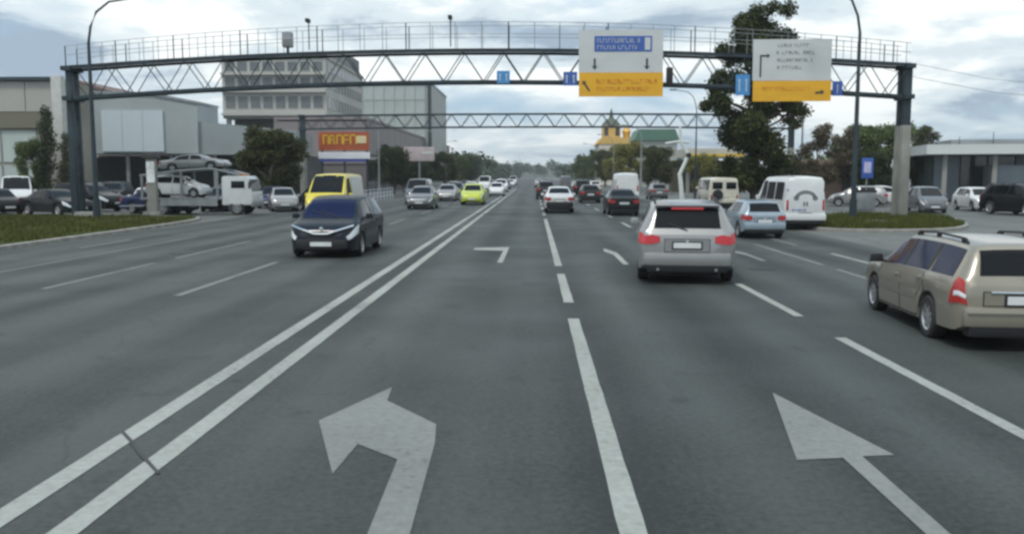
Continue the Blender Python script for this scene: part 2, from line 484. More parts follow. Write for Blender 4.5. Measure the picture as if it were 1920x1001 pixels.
VERGE_R = verge([(11.0, 34.4), (14.2, 33.6), (17.4, 35.4), (19.9, 41), (21.6, 48), (18, 49.8), (12.8, 44), (11.4, 38)], M_SOILR, 16000, (11, 24, 33, 50), 5, 'patchy green grass on the kerbed island around the grey column', 0.2)

# ================================================================== VEHICLES
def pchip(pts):
    xs = np.array([p[0] for p in pts], float); ys = np.array([p[1] for p in pts], float)
    h = np.diff(xs); d = np.diff(ys) / h
    m = np.zeros(len(xs)); m[0] = d[0]; m[-1] = d[-1]
    for i in range(1, len(xs) - 1):
        if d[i - 1] * d[i] > 0:
            w1, w2 = 2 * h[i] + h[i - 1], h[i] + 2 * h[i - 1]
            m[i] = (w1 + w2) / (w1 / d[i - 1] + w2 / d[i])
    def f(x):
        x = min(max(x, xs[0]), xs[-1]); i = min(max(int(np.searchsorted(xs, x)) - 1, 0), len(xs) - 2)
        t = (x - xs[i]) / h[i]
        return float((1 + 2 * t) * (1 - t) ** 2 * ys[i] + t * (1 - t) ** 2 * h[i] * m[i] + t * t * (3 - 2 * t) * ys[i + 1] + t * t * (t - 1) * h[i] * m[i + 1])
    return f
class Shell:
    """a car body as rings along its length: S(x, t, side) is a point of the skin; t 0 floor centre .. 5 belt .. 10 roof centre"""
    def __init__(s, sp):
        s.sp = sp
        s.top, s.belt, s.hw, s.rw = (pchip(sp[k]) for k in ('top', 'belt', 'hw', 'rw'))
        s.low = pchip(sp['low'])
        s.x0, s.x1 = sp['top'][0][0], sp['top'][-1][0]
        s.box = sp.get('boxy', 0.0)
    def lower(s, x):
        z = s.low(x)
        r = s.sp['r']; Ra = r + s.sp.get('arch', 0.055)
        for a in s.sp['axles']:
            dx = abs(x - a)
            if dx < Ra:
                z = max(z, r + math.sqrt(Ra * Ra - dx * dx))
        return z
    def ring(s, x):
        zt, w, wr, zl = s.top(x), s.hw(x), s.rw(x), s.lower(x)
        zb = min(s.belt(x), zt - 0.025)
        zl = min(zl, zb - 0.05)
        g = zt - zb
        q = s.box
        return [(0, zl), (w * 0.88, zl), (w * 0.972, zl + 0.012), (w * 0.995, zl + (zb - zl) * 0.42), (w * 1.0, zl + (zb - zl) * 0.72), (w * 0.972 + q * w * 0.02, zb),
                (w * 0.955 + (wr - w * 0.955) * 0.5 + q * 0.02, zb + g * 0.46), (wr + q * 0.03, zb + g * 0.87), (wr * 0.9 + q * 0.04, zb + g * 0.955), (wr * 0.5, zb + g * 0.992), (0, zt)]
    def S(s, x, t, side=1):
        r = s.ring(x); i = min(int(t), 9); f = t - i
        a, b = r[i], r[i + 1]
        return Vector((x, side * (a[0] + (b[0] - a[0]) * f), a[1] + (b[1] - a[1]) * f))
    def nrm(s, x, t, side):
        e = 0.02
        dx = s.S(min(x + e, s.x1), t, side) - s.S(max(x - e, s.x0), t, side)
        dt = s.S(x, min(t + 0.05, 10), side) - s.S(x, max(t - 0.05, 0), side)
        n = dx.cross(dt)
        if n.length < 1e-9:
            return Vector((0, side, 0))
        n.normalize()
        c = Vector((0, side, 0.6))
        return n if n.dot(Vector((0, side * (1 if t < 9 else 0.01), 1.0 if t > 5 else 0.0))) >= 0 else -n
    def stations(s):
        xs = list(np.linspace(s.x0, s.x1, 58))
        r = s.sp['r']; Ra = r + s.sp.get('arch', 0.055)
        for a in s.sp['axles']:
            xs += [a + Ra * math.cos(k * math.pi / 14) for k in range(1, 14)] + [a - Ra + 1e-3, a + Ra - 1e-3, a - Ra - 1e-3, a + Ra + 1e-3]
        for d in (0.015, 0.04):
            xs += [s.x0 + d, s.x1 - d]
        xs += [p[0] for p in s.sp['top']]
        xs = sorted(xs); out = [xs[0]]
        for x in xs[1:]:
            if x - out[-1] > 9e-4:
                out.append(x)
        return out
    def body(s):
        xs = s.stations(); mb = MB(); rings = []
        for x in xs:
            r = s.ring(x)
            rings.append([(x, y, z) for y, z in r] + [(x, -y, z) for y, z in r[-2:0:-1]])
        n = len(rings[0])
        vv = [p for g in rings for p in g]
        ff = [(i * n + j, i * n + (j + 1) % n, (i + 1) * n + (j + 1) % n, (i + 1) * n + j) for i in range(len(rings) - 1) for j in range(n)]
        ff += [tuple(range(n)), tuple((len(rings) - 1) * n + j for j in range(n))[::-1]]
        return mb.add(vv, ff).mesh('body', 38)
    def side_patch(s, xa, xb, ta, tb, side, off=0.005, nx=8, ntt=4, xa2=None, xb2=None):
        """skin patch; xa2/xb2: the x-limits at the upper edge (slanted ends)"""
        vv = []; ff = []
        xa2 = xa if xa2 is None else xa2; xb2 = xb if xb2 is None else xb2
        for j in range(ntt + 1):
            t = ta + (tb - ta) * j / ntt; k = j / ntt
            a, b = xa + (xa2 - xa) * k, xb + (xb2 - xb) * k
            for i in range(nx + 1):
                x = a + (b - a) * i / nx
                vv.append(s.S(x, t, side) + s.nrm(x, t, side) * off)
        m = nx + 1
        ff = [(j * m + i, j * m + i + 1, (j + 1) * m + i + 1, (j + 1) * m + i) for j in range(ntt) for i in range(nx)]
        if side < 0:
            ff = [f[::-1] for f in ff]
        return MB().add(vv, ff)
    def top_patch(s, xa, xb, t0=8.05, off=0.005, nx=7):
        cols = [(t0, 1)] + [(t0 + (10 - t0) * k / 3, 1) for k in (1, 2)] + [(10, 1)] + [(t0 + (10 - t0) * k / 3, -1) for k in (2, 1)] + [(t0, -1)]
        vv = []
        for i in range(nx + 1):
            x = xa + (xb - xa) * i / nx
            for t, sd in cols:
                nn = s.nrm(x, min(t, 9.6), sd)
                vv.append(s.S(x, t, sd) + nn * off)
        m = len(cols)
        return MB().add(vv, [(i * m + j, i * m + j + 1, (i + 1) * m + j + 1, (i + 1) * m + j) for i in range(nx) for j in range(m - 1)])

def wheel_meshes(r, w):
    ty = MB().lathe([(-w / 2, r * 0.66), (-w / 2, r * 0.9), (-w / 2 + 0.025, r * 0.985), (-w / 4, r), (w / 4, r), (w / 2 - 0.025, r * 0.985), (w / 2, r * 0.9), (w / 2, r * 0.66), (w / 2 - 0.05, r * 0.62), (-w / 2 + 0.05, r * 0.62)], 26).mesh('tyre', 35)
    rm = MB()
    rm.lathe([(-0.04, r * 0.64), (w / 2 - 0.015, r * 0.68), (w / 2 - 0.004, r * 0.66), (w / 2 - 0.03, r * 0.60), (-0.02, r * 0.58)], 26)
    rm.lathe([(w / 2 - 0.07, r * 0.2), (w / 2 - 0.02, r * 0.17), (w / 2 - 0.015, r * 0.05), (w / 2 - 0.015, 0.002)], 14)
    for k in range(7):
        a = 2 * math.pi * k / 7
        d = Vector((math.cos(a), 0, math.sin(a))); t = Vector((-math.sin(a), 0, math.cos(a)))
        p0, p1 = d * r * 0.15, d * r * 0.63
        hw0, hw1 = r * 0.10, r * 0.075
        y0, y1 = w / 2 - 0.06, w / 2 - 0.02
        rm.add([p0 + t * hw0 + Vector((0, y0, 0)), p0 - t * hw0 + Vector((0, y0, 0)), p1 - t * hw1 + Vector((0, y0, 0)), p1 + t * hw1 + Vector((0, y0, 0)),
                p0 + t * hw0 + Vector((0, y1, 0)), p0 - t * hw0 + Vector((0, y1, 0)), p1 - t * hw1 + Vector((0, y1, 0)), p1 + t * hw1 + Vector((0, y1, 0))],
               [(0, 3, 2, 1), (4, 5, 6, 7), (0, 1, 5, 4), (1, 2, 6, 5), (2, 3, 7, 6), (3, 0, 4, 7)])
    return ty, rm.mesh('rim', 30)

SPECS = {}
SPECS['wagon'] = dict(W=1.73, r=0.31, axles=(1.38, -1.22), low=[(-2.29, .36), (-2.12, .26), (2.1, .2), (2.29, .3)],
    top=[(-2.29, .88), (-2.235, 1.0), (-2.03, 1.37), (-1.86, 1.435), (-0.6, 1.475), (0.25, 1.44), (0.55, 1.35), (1.15, 1.0), (1.32, .945), (2.0, .80), (2.22, .66), (2.29, .55)],
    belt=[(-2.29, .84), (-2.2, .945), (-1.5, .935), (1.0, .87), (1.3, .86), (2.0, .72), (2.29, .5)],
    hw=[(-2.29, .70), (-2.22, .79), (-1.95, .85), (0, .865), (1.6, .85), (2.0, .79), (2.2, .68), (2.29, .55)],
    rw=[(-2.29, .66), (-2.03, .59), (-0.5, .615), (.4, .60), (1.2, .68), (2.0, .68), (2.29, .45)],
    ws=(.50, 1.2), rg=(-2.225, -2.045), sw=[(-2.0, -1.22, -1.90, -1.14), (-1.14, -.12, -1.08, -.10), (-.03, 1.02, -.02, .55)], doors=[(-1.05, -.10), (-.06, 1.0)], rails=True)
SPECS['suv'] = dict(W=1.92, r=0.37, axles=(1.42, -1.36), low=[(-2.33, .42), (-2.1, .30), (2.1, .27), (2.33, .40)], arch=0.07,
    top=[(-2.33, 1.02), (-2.27, 1.14), (-2.02, 1.60), (-1.86, 1.68), (-0.6, 1.73), (0.25, 1.70), (0.55, 1.60), (1.12, 1.2), (1.3, 1.13), (2.0, 1.0), (2.25, .86), (2.33, .72)],
    belt=[(-2.33, .98), (-2.25, 1.1), (-1.5, 1.12), (1.0, 1.05), (1.3, 1.02), (2.0, .92), (2.33, .68)],
    hw=[(-2.33, .77), (-2.27, .87), (-2.12, .925), (-1.85, .95), (0, .96), (1.6, .95), (2.0, .88), (2.22, .76), (2.33, .62)],
    rw=[(-2.33, .74), (-2.03, .67), (-0.5, .69), (.4, .68), (1.2, .76), (2.0, .76), (2.33, .5)],
    ws=(.50, 1.16), rg=(-2.255, -2.04), sw=[(-1.95, -1.24, -1.86, -1.16), (-1.16, -.12, -1.10, -.10), (-.03, 1.0, -.02, .55)], doors=[(-1.0, -.10), (-.06, 1.02)], rails=True)
SPECS['minivan'] = dict(W=1.76, r=0.315, axles=(1.36, -1.34), low=[(-2.22, .36), (-2.05, .26), (2.05, .19), (2.22, .26)],
    top=[(-2.22, .96), (-2.17, 1.06), (-1.98, 1.50), (-1.8, 1.58), (-0.5, 1.65), (0.3, 1.62), (0.62, 1.53), (1.38, 1.08), (1.52, 1.02), (1.95, .88), (2.14, .76), (2.22, .60)],
    belt=[(-2.22, .92), (-2.13, 1.03), (-1.4, 1.03), (1.1, .95), (1.45, .93), (1.95, .80), (2.22, .55)],
    hw=[(-2.22, .74), (-2.14, .82), (-1.85, .87), (0, .88), (1.5, .87), (1.9, .81), (2.1, .72), (2.22, .58)],
    rw=[(-2.22, .70), (-1.95, .63), (-0.5, .66), (.5, .63), (1.35, .72), (1.95, .72), (2.22, .48)],
    ws=(.58, 1.42), rg=(-2.155, -2.0), sw=[(-1.9, -1.28, -1.82, -1.2), (-1.2, -.2, -1.15, -.18), (-.1, .95, -.1, .62)], doors=[(-.98, -.16), (-.12, .98)], rails=False)
SPECS['hatch'] = dict(W=1.68, r=0.30, axles=(1.25, -1.2), low=[(-1.95, .38), (-1.8, .26), (1.8, .2), (1.95, .3)],
    top=[(-1.95, .90), (-1.90, 1.0), (-1.62, 1.36), (-1.45, 1.42), (-0.4, 1.465), (0.25, 1.43), (0.5, 1.34), (1.05, 1.0), (1.2, .95), (1.72, .80), (1.89, .66), (1.95, .55)],
    belt=[(-1.95, .86), (-1.87, .95), (-1.2, .94), (.9, .87), (1.2, .86), (1.72, .73), (1.95, .5)],
    hw=[(-1.95, .70), (-1.88, .78), (-1.6, .83), (0, .84), (1.3, .83), (1.68, .77), (1.85, .68), (1.95, .54)],
    rw=[(-1.95, .66), (-1.6, .58), (-0.4, .60), (.4, .58), (1.1, .66), (1.7, .66), (1.95, .45)],
    ws=(.46, 1.1), rg=(-1.885, -1.63), sw=[(-1.2, -.16, -1.12, -.14), (-.08, .92, -.06, .5)], doors=[(-.92, -.13), (-.09, .92)], rails=False)
SPECS['sedan'] = dict(W=1.76, r=0.31, axles=(1.38, -1.3), low=[(-2.27, .38), (-2.1, .26), (2.1, .2), (2.27, .3)],
    top=[(-2.27, .84), (-2.22, .96), (-1.6, 1.02), (-1.45, 1.06), (-0.85, 1.36), (-.6, 1.415), (0, 1.44), (0.35, 1.40), (0.55, 1.33), (1.15, 1.0), (1.3, .95), (2.0, .80), (2.2, .66), (2.27, .55)],
    belt=[(-2.27, .80), (-2.2, .92), (-1.5, .94), (1.0, .88), (1.3, .87), (2.0, .74), (2.27, .5)],
    hw=[(-2.27, .72), (-2.2, .80), (-1.95, .86), (0, .88), (1.6, .86), (2.0, .80), (2.18, .70), (2.27, .56)],
    rw=[(-2.27, .68), (-1.5, .70), (-0.8, .60), (.4, .60), (1.2, .70), (2.0, .70), (2.27, .46)],
    ws=(.52, 1.2), rg=(-1.42, -.86), sw=[(-1.2, -.12, -.92, -.1), (-.03, 1.02, -.02, .55)], doors=[(-.95, -.10), (-.06, 1.0)], rails=False)
SPECS['van'] = dict(W=1.80, r=0.33, axles=(1.72, -1.5), boxy=1.0, low=[(-2.55, .42), (-2.35, .30), (2.35, .26), (2.55, .34)],
    top=[(-2.55, 1.98), (-2.53, 2.06), (-2.42, 2.12), (-1.0, 2.16), (.7, 2.14), (1.0, 2.06), (1.75, 1.38), (1.92, 1.28), (2.36, 1.08), (2.5, .92), (2.55, .7)],
    belt=[(-2.55, 1.08), (-2.4, 1.1), (1.2, 1.08), (1.8, 1.05), (2.36, .95), (2.55, .65)],
    hw=[(-2.55, .82), (-2.45, .885), (-2.0, .90), (1.6, .90), (2.1, .85), (2.4, .76), (2.55, .6)],
    rw=[(-2.55, .72), (-2.3, .74), (.9, .72), (1.8, .78), (2.3, .76), (2.55, .5)],
    ws=(.96, 1.8), rg=None, sw=[(.35, 1.35, .4, .98)], doors=[(.3, 1.3)], rails=False)
SPECS['bread_van'] = dict(W=1.90, r=0.37, axles=(1.2, -1.1), boxy=1.0, low=[(-2.1, .5), (-1.95, .42), (1.95, .42), (2.1, .5)],
    top=[(-2.1, 1.84), (-2.08, 1.96), (-1.95, 2.03), (0, 2.07), (1.75, 2.02), (1.95, 1.9), (2.02, 1.62), (2.1, 1.15)],
    belt=[(-2.1, 1.2), (0, 1.22), (1.9, 1.2), (2.1, 1.0)],
    hw=[(-2.1, .86), (-2.0, .93), (0, .95), (1.8, .93), (2.0, .88), (2.1, .76)],
    rw=[(-2.1, .76), (-1.9, .80), (1.6, .80), (2.1, .7)],
    ws=(1.93, 2.05), rg=None, sw=[(-1.7, -1.05, -1.7, -1.05), (-.95, -.3, -.95, -.3), (-.2, .45, -.2, .45), (.75, 1.5, .75, 1.45)], doors=[(.7, 1.55)], rails=False)

STYLE = {}
def style(key):
    """list of (part name, mesh, material key, location, children[(name, mesh, key)])"""
    if key in STYLE:
        return STYLE[key]
    sp = SPECS[key]; sh = Shell(sp); P = []
    P.append(('body', sh.body(), 'paint', (0, 0, 0), []))
    W = sp['W']; x0, x1 = sh.x0, sh.x1
    P.append(('windshield', sh.top_patch(*sp['ws'], off=0.006).mesh('windshield', 40), 'glass', (0, 0, 0), []))
    if sp['rg']:
        P.append(('rear_window', sh.top_patch(*sp['rg'], off=0.006).mesh('rear_window', 40), 'glass', (0, 0, 0), []))
    for sd in (1, -1):
        for a, b, a2, b2 in sp['sw']:
            P.append(('side_window', sh.side_patch(a, b, 5.18, 6.88, sd, 0.006, xa2=a2, xb2=b2).mesh('side_window', 40), 'glass_side', (0, 0, 0), []))
        for a, b in sp['doors']:
            seam = sh.side_patch(a - .012, b + .012, 2.05, 5.08, sd, 0.0025).mesh('door_seam', 40)
            dr = sh.side_patch(a, b, 2.15, 5.06, sd, 0.006).mesh('door', 40)
            hp = sh.S(a + 0.16, 4.45, sd)
            hd = MB().box((hp.x, hp.y + sd * 0.018, hp.z), (0.19, 0.03, 0.035)).mesh('handle', 40, 0.008)
            P.append(('door', dr, 'paint', (0, 0, 0), [('seam', seam, 'black'), ('handle', hd, 'handle')]))
        # mirror
        mx = sp['sw'][-1][1] - 0.12
        mp = sh.S(mx, 5.3, sd)
        mm = MB().box((mp.x, mp.y + sd * 0.13, mp.z + 0.06), (0.10, 0.20, 0.14), taper=0.8).tube([(mp.x, mp.y - sd * 0.02, mp.z), (mp.x, mp.y + sd * 0.08, mp.z + 0.04)], 0.025, 6)
        P.append(('mirror', mm.mesh('mirror', 40, 0.015), 'mirror', (0, 0, 0), []))
        # lamps
        hl = x1 - 0.42
        P.append(('headlight', sh.side_patch(hl, x1 - 0.05, 3.9, 5.0, sd, 0.008, xa2=hl - 0.12, xb2=x1 - 0.03).mesh('headlight', 40), 'lens', (0, 0, 0), []))
        if key == 'van':
            P.append(('tail_light', MB().box((x0 + 0.01, sd * (W / 2 - 0.14), 1.0), (0.06, 0.10, 0.42)).mesh('tail_light', 40, 0.02), 'red', (0, 0, 0), []))
        elif key == 'bread_van':
            P.append(('tail_light', MB().box((x0 - 0.01, sd * (W / 2 - 0.16), 0.86), (0.05, 0.10, 0.2)).mesh('tail_light', 40, 0.02), 'red', (0, 0, 0), []))
        elif key == 'wagon':
            tl = sh.side_patch(x0 + 0.005, x0 + 0.26, 3.45, 5.35, sd, 0.012, xa2=x0 + 0.05, xb2=x0 + 0.17).mesh('tail_light', 40)
            P.append(('tail_light', tl, 'red', (0, 0, 0), [('reflector', sh.side_patch(x0 + 0.02, x0 + 0.16, 3.95, 4.3, sd, 0.015).mesh('reflector', 40), 'lens')]))
        else:
            zt = sh.belt(x0 + 0.05) - 0.13
            wl = 0.25 if key == 'suv' else 0.24
            poly = [(sd * (sh.hw(x0) + 0.02), zt - 0.09), (sd * (sh.hw(x0) + 0.025), zt + 0.07), (sd * (sh.hw(x0) - wl * 0.4), zt + 0.10), (sd * (sh.hw(x0) - wl), zt + 0.06), (sd * (sh.hw(x0) - wl), zt - 0.06), (sd * (sh.hw(x0) - wl * 0.4), zt - 0.10)]
            mb = MB().prism_axis(poly, x0 - 0.015, x0 + 0.05, 'x')
            mb2 = sh.side_patch(x0 + 0.01, x0 + 0.22, 3.9, 4.9, sd, 0.01)
            mb.add(mb2.v, mb2.f)
            P.append(('tail_light', mb.mesh('tail_light', 40), 'red', (0, 0, 0), []))
    # bumpers, grille, plates
    wf, wb_ = sh.hw(x1), sh.hw(x0)
    zf = sh.low(x1)
    P.append(('front_bumper', MB().box((x1 - 0.03, 0, zf + 0.12), (0.16, wf * 2 + 0.1, 0.26)).mesh('front_bumper', 50, 0.05), 'bumper_f', (0, 0, 0), []))
    P.append(('rear_bumper', MB().box((x0 + 0.02, 0, sh.low(x0) + 0.11), (0.16, wb_ * 2 + 0.12, 0.27)).mesh('rear_bumper', 50, 0.05), 'bumper_r', (0, 0, 0), []))
    P.append(('under_bumper', MB().box((x0 + 0.07, 0, sh.low(x0) - 0.05), (0.22, wb_ * 1.98, 0.22)).mesh('under_bumper', 50, 0.03), 'black', (0, 0, 0), []))
    P.append(('underbody', MB().box(((x0 + x1) / 2, 0, 0.27), ((x1 - x0) * .9, W * .66, 0.22)).mesh('underbody', 50, 0.04), 'black', (0, 0, 0), []))  # car floor as a black block, added to deepen the shade beneath
    zg = (sh.top(x1) + zf) / 2 + 0.06
    P.append(('grille', MB().box((x1 + 0.005, 0, zg), (0.04, wf * 1.2, 0.11)).mesh('grille', 50, 0.015), 'black', (0, 0, 0), []))
    P.append(('license_plate', MB().box((x1 + 0.065, 0, zf + 0.13), (0.02, 0.52, 0.112)).mesh('license_plate'), 'plate', (0, 0, 0), []))
    zp = {'wagon': .70, 'suv': .82, 'minivan': .78, 'van': .62, 'bread_van': .72}.get(key, .68)
    frame = MB().box((x0 - 0.012, 0, zp), (0.02, 0.58, 0.17)).mesh('plate_frame', 40, 0.005)
    P.append(('license_plate', MB().box((x0 - 0.022, 0, zp), (0.018, 0.52, 0.112)).mesh('license_plate'), 'plate', (0, 0, 0), [('plate_frame', frame, 'black')]))
    if key in ('suv', 'wagon', 'hatch', 'minivan', 'sedan'):
        za_, zb_ = sh.low(x0) + 0.27, sh.belt(x0) - 0.035
        tw = wb_ * (1.1 if key != 'wagon' else 1.5)
        sm = MB().box((x0 - 0.002, 0, (za_ + zb_) / 2), (0.008, tw + .024, zb_ - za_ + .024)).mesh('seam')
        bd = MB().lathe([(0, 0.045), (0.012, 0.04), (0.014, 0.001)], 14, 'y')
        bd.v = [(x0 - 0.009 - v[1], v[0], zb_ - 0.06 + v[2]) for v in bd.v]
        P.append(('tailgate', MB().box((x0 - 0.004, 0, (za_ + zb_) / 2), (0.014, tw, zb_ - za_)).mesh('tailgate'), 'paint', (0, 0, 0), [('seam', sm, 'black'), ('badge', bd.mesh('badge', 40), 'chrome')]))
    if sp['rails']:
        for sd in (1, -1):
            pts = [sh.S(x, 7.9, sd) + Vector((0, 0, d)) for x, d in ((-1.75, 0.0), (-1.65, .055), (-.6, .06), (.1, .055), (.2, 0.0))]
            mb = MB().tube(pts, 0.018, 8)
            for x in (-1.6, -.72, .05):
                q = sh.S(x, 7.9, sd)
                mb.box((q.x, q.y, q.z + 0.025), (0.09, 0.04, 0.06))
            P.append(('roof_rail', mb.mesh('roof_rail', 40), 'rail', (0, 0, 0), []))
    ty, rm = wheel_meshes(sp['r'], 0.21)
    wheels = [(a, sd * (W / 2 - 0.125), sp['r'], sd) for a in sp['axles'] for sd in (1, -1)]
    STYLE[key] = (P, ty, rm, wheels, sh)
    return STYLE[key]

def car(key, name, label, cat, x, y, head, pnt, group=None, mats=None, scale=(1, 1, 1), simple=False):
    """head: degrees of the travel direction from +X"""
    P, ty, rm, wheels, sh = style(key)
    t = thing(name, label, cat, (x, y, 0), R(head), group)
    t.scale = scale
    K = dict(paint=pnt, glass=M_GLASS, glass_side=M_GLASS, black=M_BLACK, handle=pnt, mirror=pnt, lens=M_LENS, red=M_RED, bumper_f=pnt, bumper_r=pnt, plate=M_PLATE, rail=M_BLACK, tyre=M_TYRE, rim=M_RIM, chrome=M_CHROME)
    K.update(mats or {})
    for nm, me, k, loc, ch in P:
        if simple and nm in ('door', 'mirror', 'under_bumper', 'grille'):
            continue
        o = obj(nm, me, K[k], t, loc)
        if not simple:
            for cn, cm, ck in ch:
                obj(cn, cm, K[ck], o)
    for a, yy, z, sd in wheels:
        w = bpy.data.objects.new('wheel', None); COL.objects.link(w)
        w.parent = t; w.location = (a, yy, z); w.rotation_euler = (0, 0, 0 if sd > 0 else math.pi)
        obj('tyre', ty, K['tyre'], w)
        obj('rim', rm, K['rim'], w)
    return t

# ---- paints
PT = {k: paint(k, c, mt) for k, c, mt in [
    ('silver', (0.28, 0.285, 0.285), .4), ('gold', (0.27, 0.25, 0.20), .35), ('navy', (0.005, 0.010, 0.018), .2), ('white', (0.60, 0.62, 0.62), 0.0),
    ('black', (0.006, 0.007, 0.008), .1), ('dark_grey', (0.028, 0.032, 0.036), .3), ('grey', (0.13, 0.14, 0.15), .4), ('pale_blue', (0.27, 0.34, 0.39), .3),
    ('lime', (0.42, 0.50, 0.03), 0.0), ('yellow', (0.62, 0.52, 0.04), 0.0), ('cream', (0.52, 0.50, 0.41), 0.0), ('maroon', (0.10, 0.02, 0.02), .2), ('dark_blue', (0.02, 0.03, 0.08), .3)]}

# silver SUV ahead, braking
suv = car('suv', 'suv', 'silver SUV ahead with its brake lights lit, straddling the dashed lane line', 'suv', 3.33, 19.75, 83, PT['silver'], mats=dict(red=M_REDLIT), scale=(1, 1.03, .955))
sh = style('suv')[4]
_p = sh.S(-1.985, 10, 1)
part('brake_light', MB().box((-2.07, 0, 1.575), (0.10, 0.62, 0.05)), M_REDLIT, suv, 40, 0.012)
part('spoiler', MB().box((-2.03, 0, 1.635), (0.22, 1.24, 0.04)), PT['silver'], suv, 40, 0.015)
part('rear_wiper', MB().tube([(-2.29, 0, 1.13), (-2.235, 0.35, 1.26)], 0.012, 6), M_BLACK, suv)
_e = part('exhaust_tip', MB().tube([(-2.2, 0.55, 0.33), (-2.39, 0.55, 0.32)], 0.03, 10), M_GALV, suv, 40)
obj('exhaust_tip', _e.data, M_GALV, suv, (0, -1.1, 0))

# gold wagon, right
wag = car('wagon', 'station_wagon', 'pale gold station wagon with black roof rails, cut by the picture edge', 'car', 6.22, 12.89, 85, PT['gold'], mats=dict(glass_side=M_GLASSB, mirror=M_BLACK), scale=(.94, 1, .915))
shw = style('wagon')[4]
part('side_moulding', shw.side_patch(-1.0, 1.0, 3.05, 3.22, 1, 0.014), PT['gold'], wag)
part('pillar_trim', shw.side_patch(-1.14, -1.06, 5.18, 6.88, 1, 0.009), M_BLACK, wag)
part('pillar_trim', shw.side_patch(-0.13, -0.02, 5.18, 6.88, 1, 0.009), M_BLACK, wag)
part('rear_wiper', MB().tube([(-2.275, 0.05, 1.0), (-2.2, -0.3, 1.14)], 0.012, 6), M_BLACK, wag)
part('tailgate_strip', MB().box((-2.30, 0, 0.80), (0.03, 0.9, 0.035)), M_CHROME, wag, 40, 0.01)
part('rear_step', MB().box((-2.29, 0, 0.535), (0.17, 1.46, 0.035)), PT['gold'], wag, 40, 0.012)

# dark navy minivan, oncoming
mini = car('minivan', 'minivan', 'dark navy minivan coming towards us with a chrome V on its nose', 'minivan', -5.54, 25.05, -90, PT['navy'], scale=(1, 1.07, .975), mats=dict(glass=mat('windscreen_painted_sky', (0.004, 0.008, 0.04), 0.05, var=0.05, spec=0.2), bumper_f=M_BLACK))  # the blue sky reflection is painted into the windscreen's base colour
for sd in (1, -1):
    part('chrome_strip', MB().tube([(2.24, 0.0, .655), (2.24, sd * .17, .66), (2.225, sd * .27, .70), (2.16, sd * .52, .785), (2.0, sd * .76, .87)], 0.034, 8), M_CHROME, mini, 40)
    f = part('fog_lamp', MB().lathe([(0, 0.06), (0.03, 0.06), (0.035, 0.001)], 12, 'y'), M_LENS, mini); f.rotation_euler = (0, 0, R(-90)); f.location = (2.20, sd * 0.56, 0.34)
    part('wiper', MB().tube([(1.42, sd * .1 + .2, 1.07), (1.12, sd * .1 - .35, 1.245)], 0.012, 6), M_BLACK, mini)
_e = part('emblem', MB().lathe([(0, 0.055), (0.02, 0.05), (0.022, 0.001)], 14, 'y'), M_CHROME, mini)
_e.rotation_euler = (0, 0, R(-90)); _e.location = (2.215, 0, 0.79)
part('air_intake', MB().box((2.245, 0, 0.30), (0.04, 0.9, 0.13)), M_BLACK, mini, 40, 0.02)

# yellow fronted van behind it
yv = car('van', 'van', 'yellow and white van in the lane behind the dark minivan', 'van', -9.15, 40.6, -90, PT['yellow'], scale=(1.04, 0.98, 1.05))
shv = style('van')[4]
for sd in (1, -1):
    part('side_panel', shv.side_patch(-2.35, 0.2, 2.2, 7.0, sd, 0.008), PT['white'], yv)

# white panel van and pale blue hatchback on the right
wv = car('van', 'van', 'white panel van with a dark arc emblem on its rear doors', 'van', 10.78, 37.75, 90, PT['white'], scale=(1, 0.93, 1.0))
for sd in (1, -1):
    part('rear_door', MB().box((-2.553, sd * 0.385, 1.28), (0.02, 0.755, 1.32)), PT['white'], wv, 40, 0.008)
    part('handle', MB().box((-2.575, sd * 0.06, 1.05), (0.03, 0.04, 0.16)), M_BLACK, wv)
    part('hinge', MB().box((-2.565, sd * 0.765, 1.6), (0.03, 0.04, 0.09)), M_BLACK, wv)
M_EMB = mat('emblem_grey', (0.16, 0.17, 0.18), 0.6)
arc = MB(); aa = [math.pi * (0.06 + 0.88 * k / 14) for k in range(15)]
po = [(-.46 * math.cos(a), 1.28 + .30 * math.sin(a)) for a in aa]; pi_ = [(-.30 * math.cos(a), 1.28 + .16 * math.sin(a)) for a in aa]
arc.add([(-2.567, y, z) for y, z in po] + [(-2.567, y, z) for y, z in pi_], [(i, i + 1, 15 + i + 1, 15 + i) for i in range(14)])
part('emblem', arc, M_EMB, wv)
for sd in (1, -1):
    part('emblem', MB().add([(-2.567, sd * .40 + .12 * math.cos(k * .5236), 1.27 + .10 * math.sin(k * .5236)) for k in range(12)], [tuple(range(12))]), M_EMB, wv)
M_BLUETXT = mat('blue_print', (0.06, 0.12, 0.32), 0.6)
for i, w in enumerate((.09, .05, .11, .07, .09)):
    part('print', MB().box((-2.568, .52 - i * .125, .80), (.006, w, .06)), M_BLUETXT, wv)
part('side_glass', shv.side_patch(-.9, .25, 5.2, 6.75, 1, 0.008), M_GLASS, wv)
part('side_glass', shv.side_patch(-2.2, -1.05, 5.2, 6.75, 1, 0.008), M_GLASS, wv)
bh = car('hatch', 'hatchback', 'pale blue hatchback beside the white panel van', 'car', 7.95, 32.3, 90, PT['pale_blue'], scale=(0.98, 0.93, 0.9))
# cream bread-loaf van
cv = car('bread_van', 'van', 'cream boxy van with square rear window by the tall dark tree', 'van', 11.85, 57.2, 90, PT['cream'])
part('rear_window', MB().box((-2.11, 0.42, 1.55), (0.02, 0.62, 0.42)), M_GLASS, cv, 40, 0.008)
part('rear_window', MB().box((-2.11, -0.42, 1.55), (0.02, 0.62, 0.42)), M_GLASS, cv, 40, 0.008)
_e = part('spare_wheel_cover', MB().lathe([(0, .33), (.14, .31), (.16, .001)], 18, 'y'), M_BLACK, cv, 35)
_e.rotation_euler = (0, 0, R(90)); _e.location = (-2.1, .4, .98)

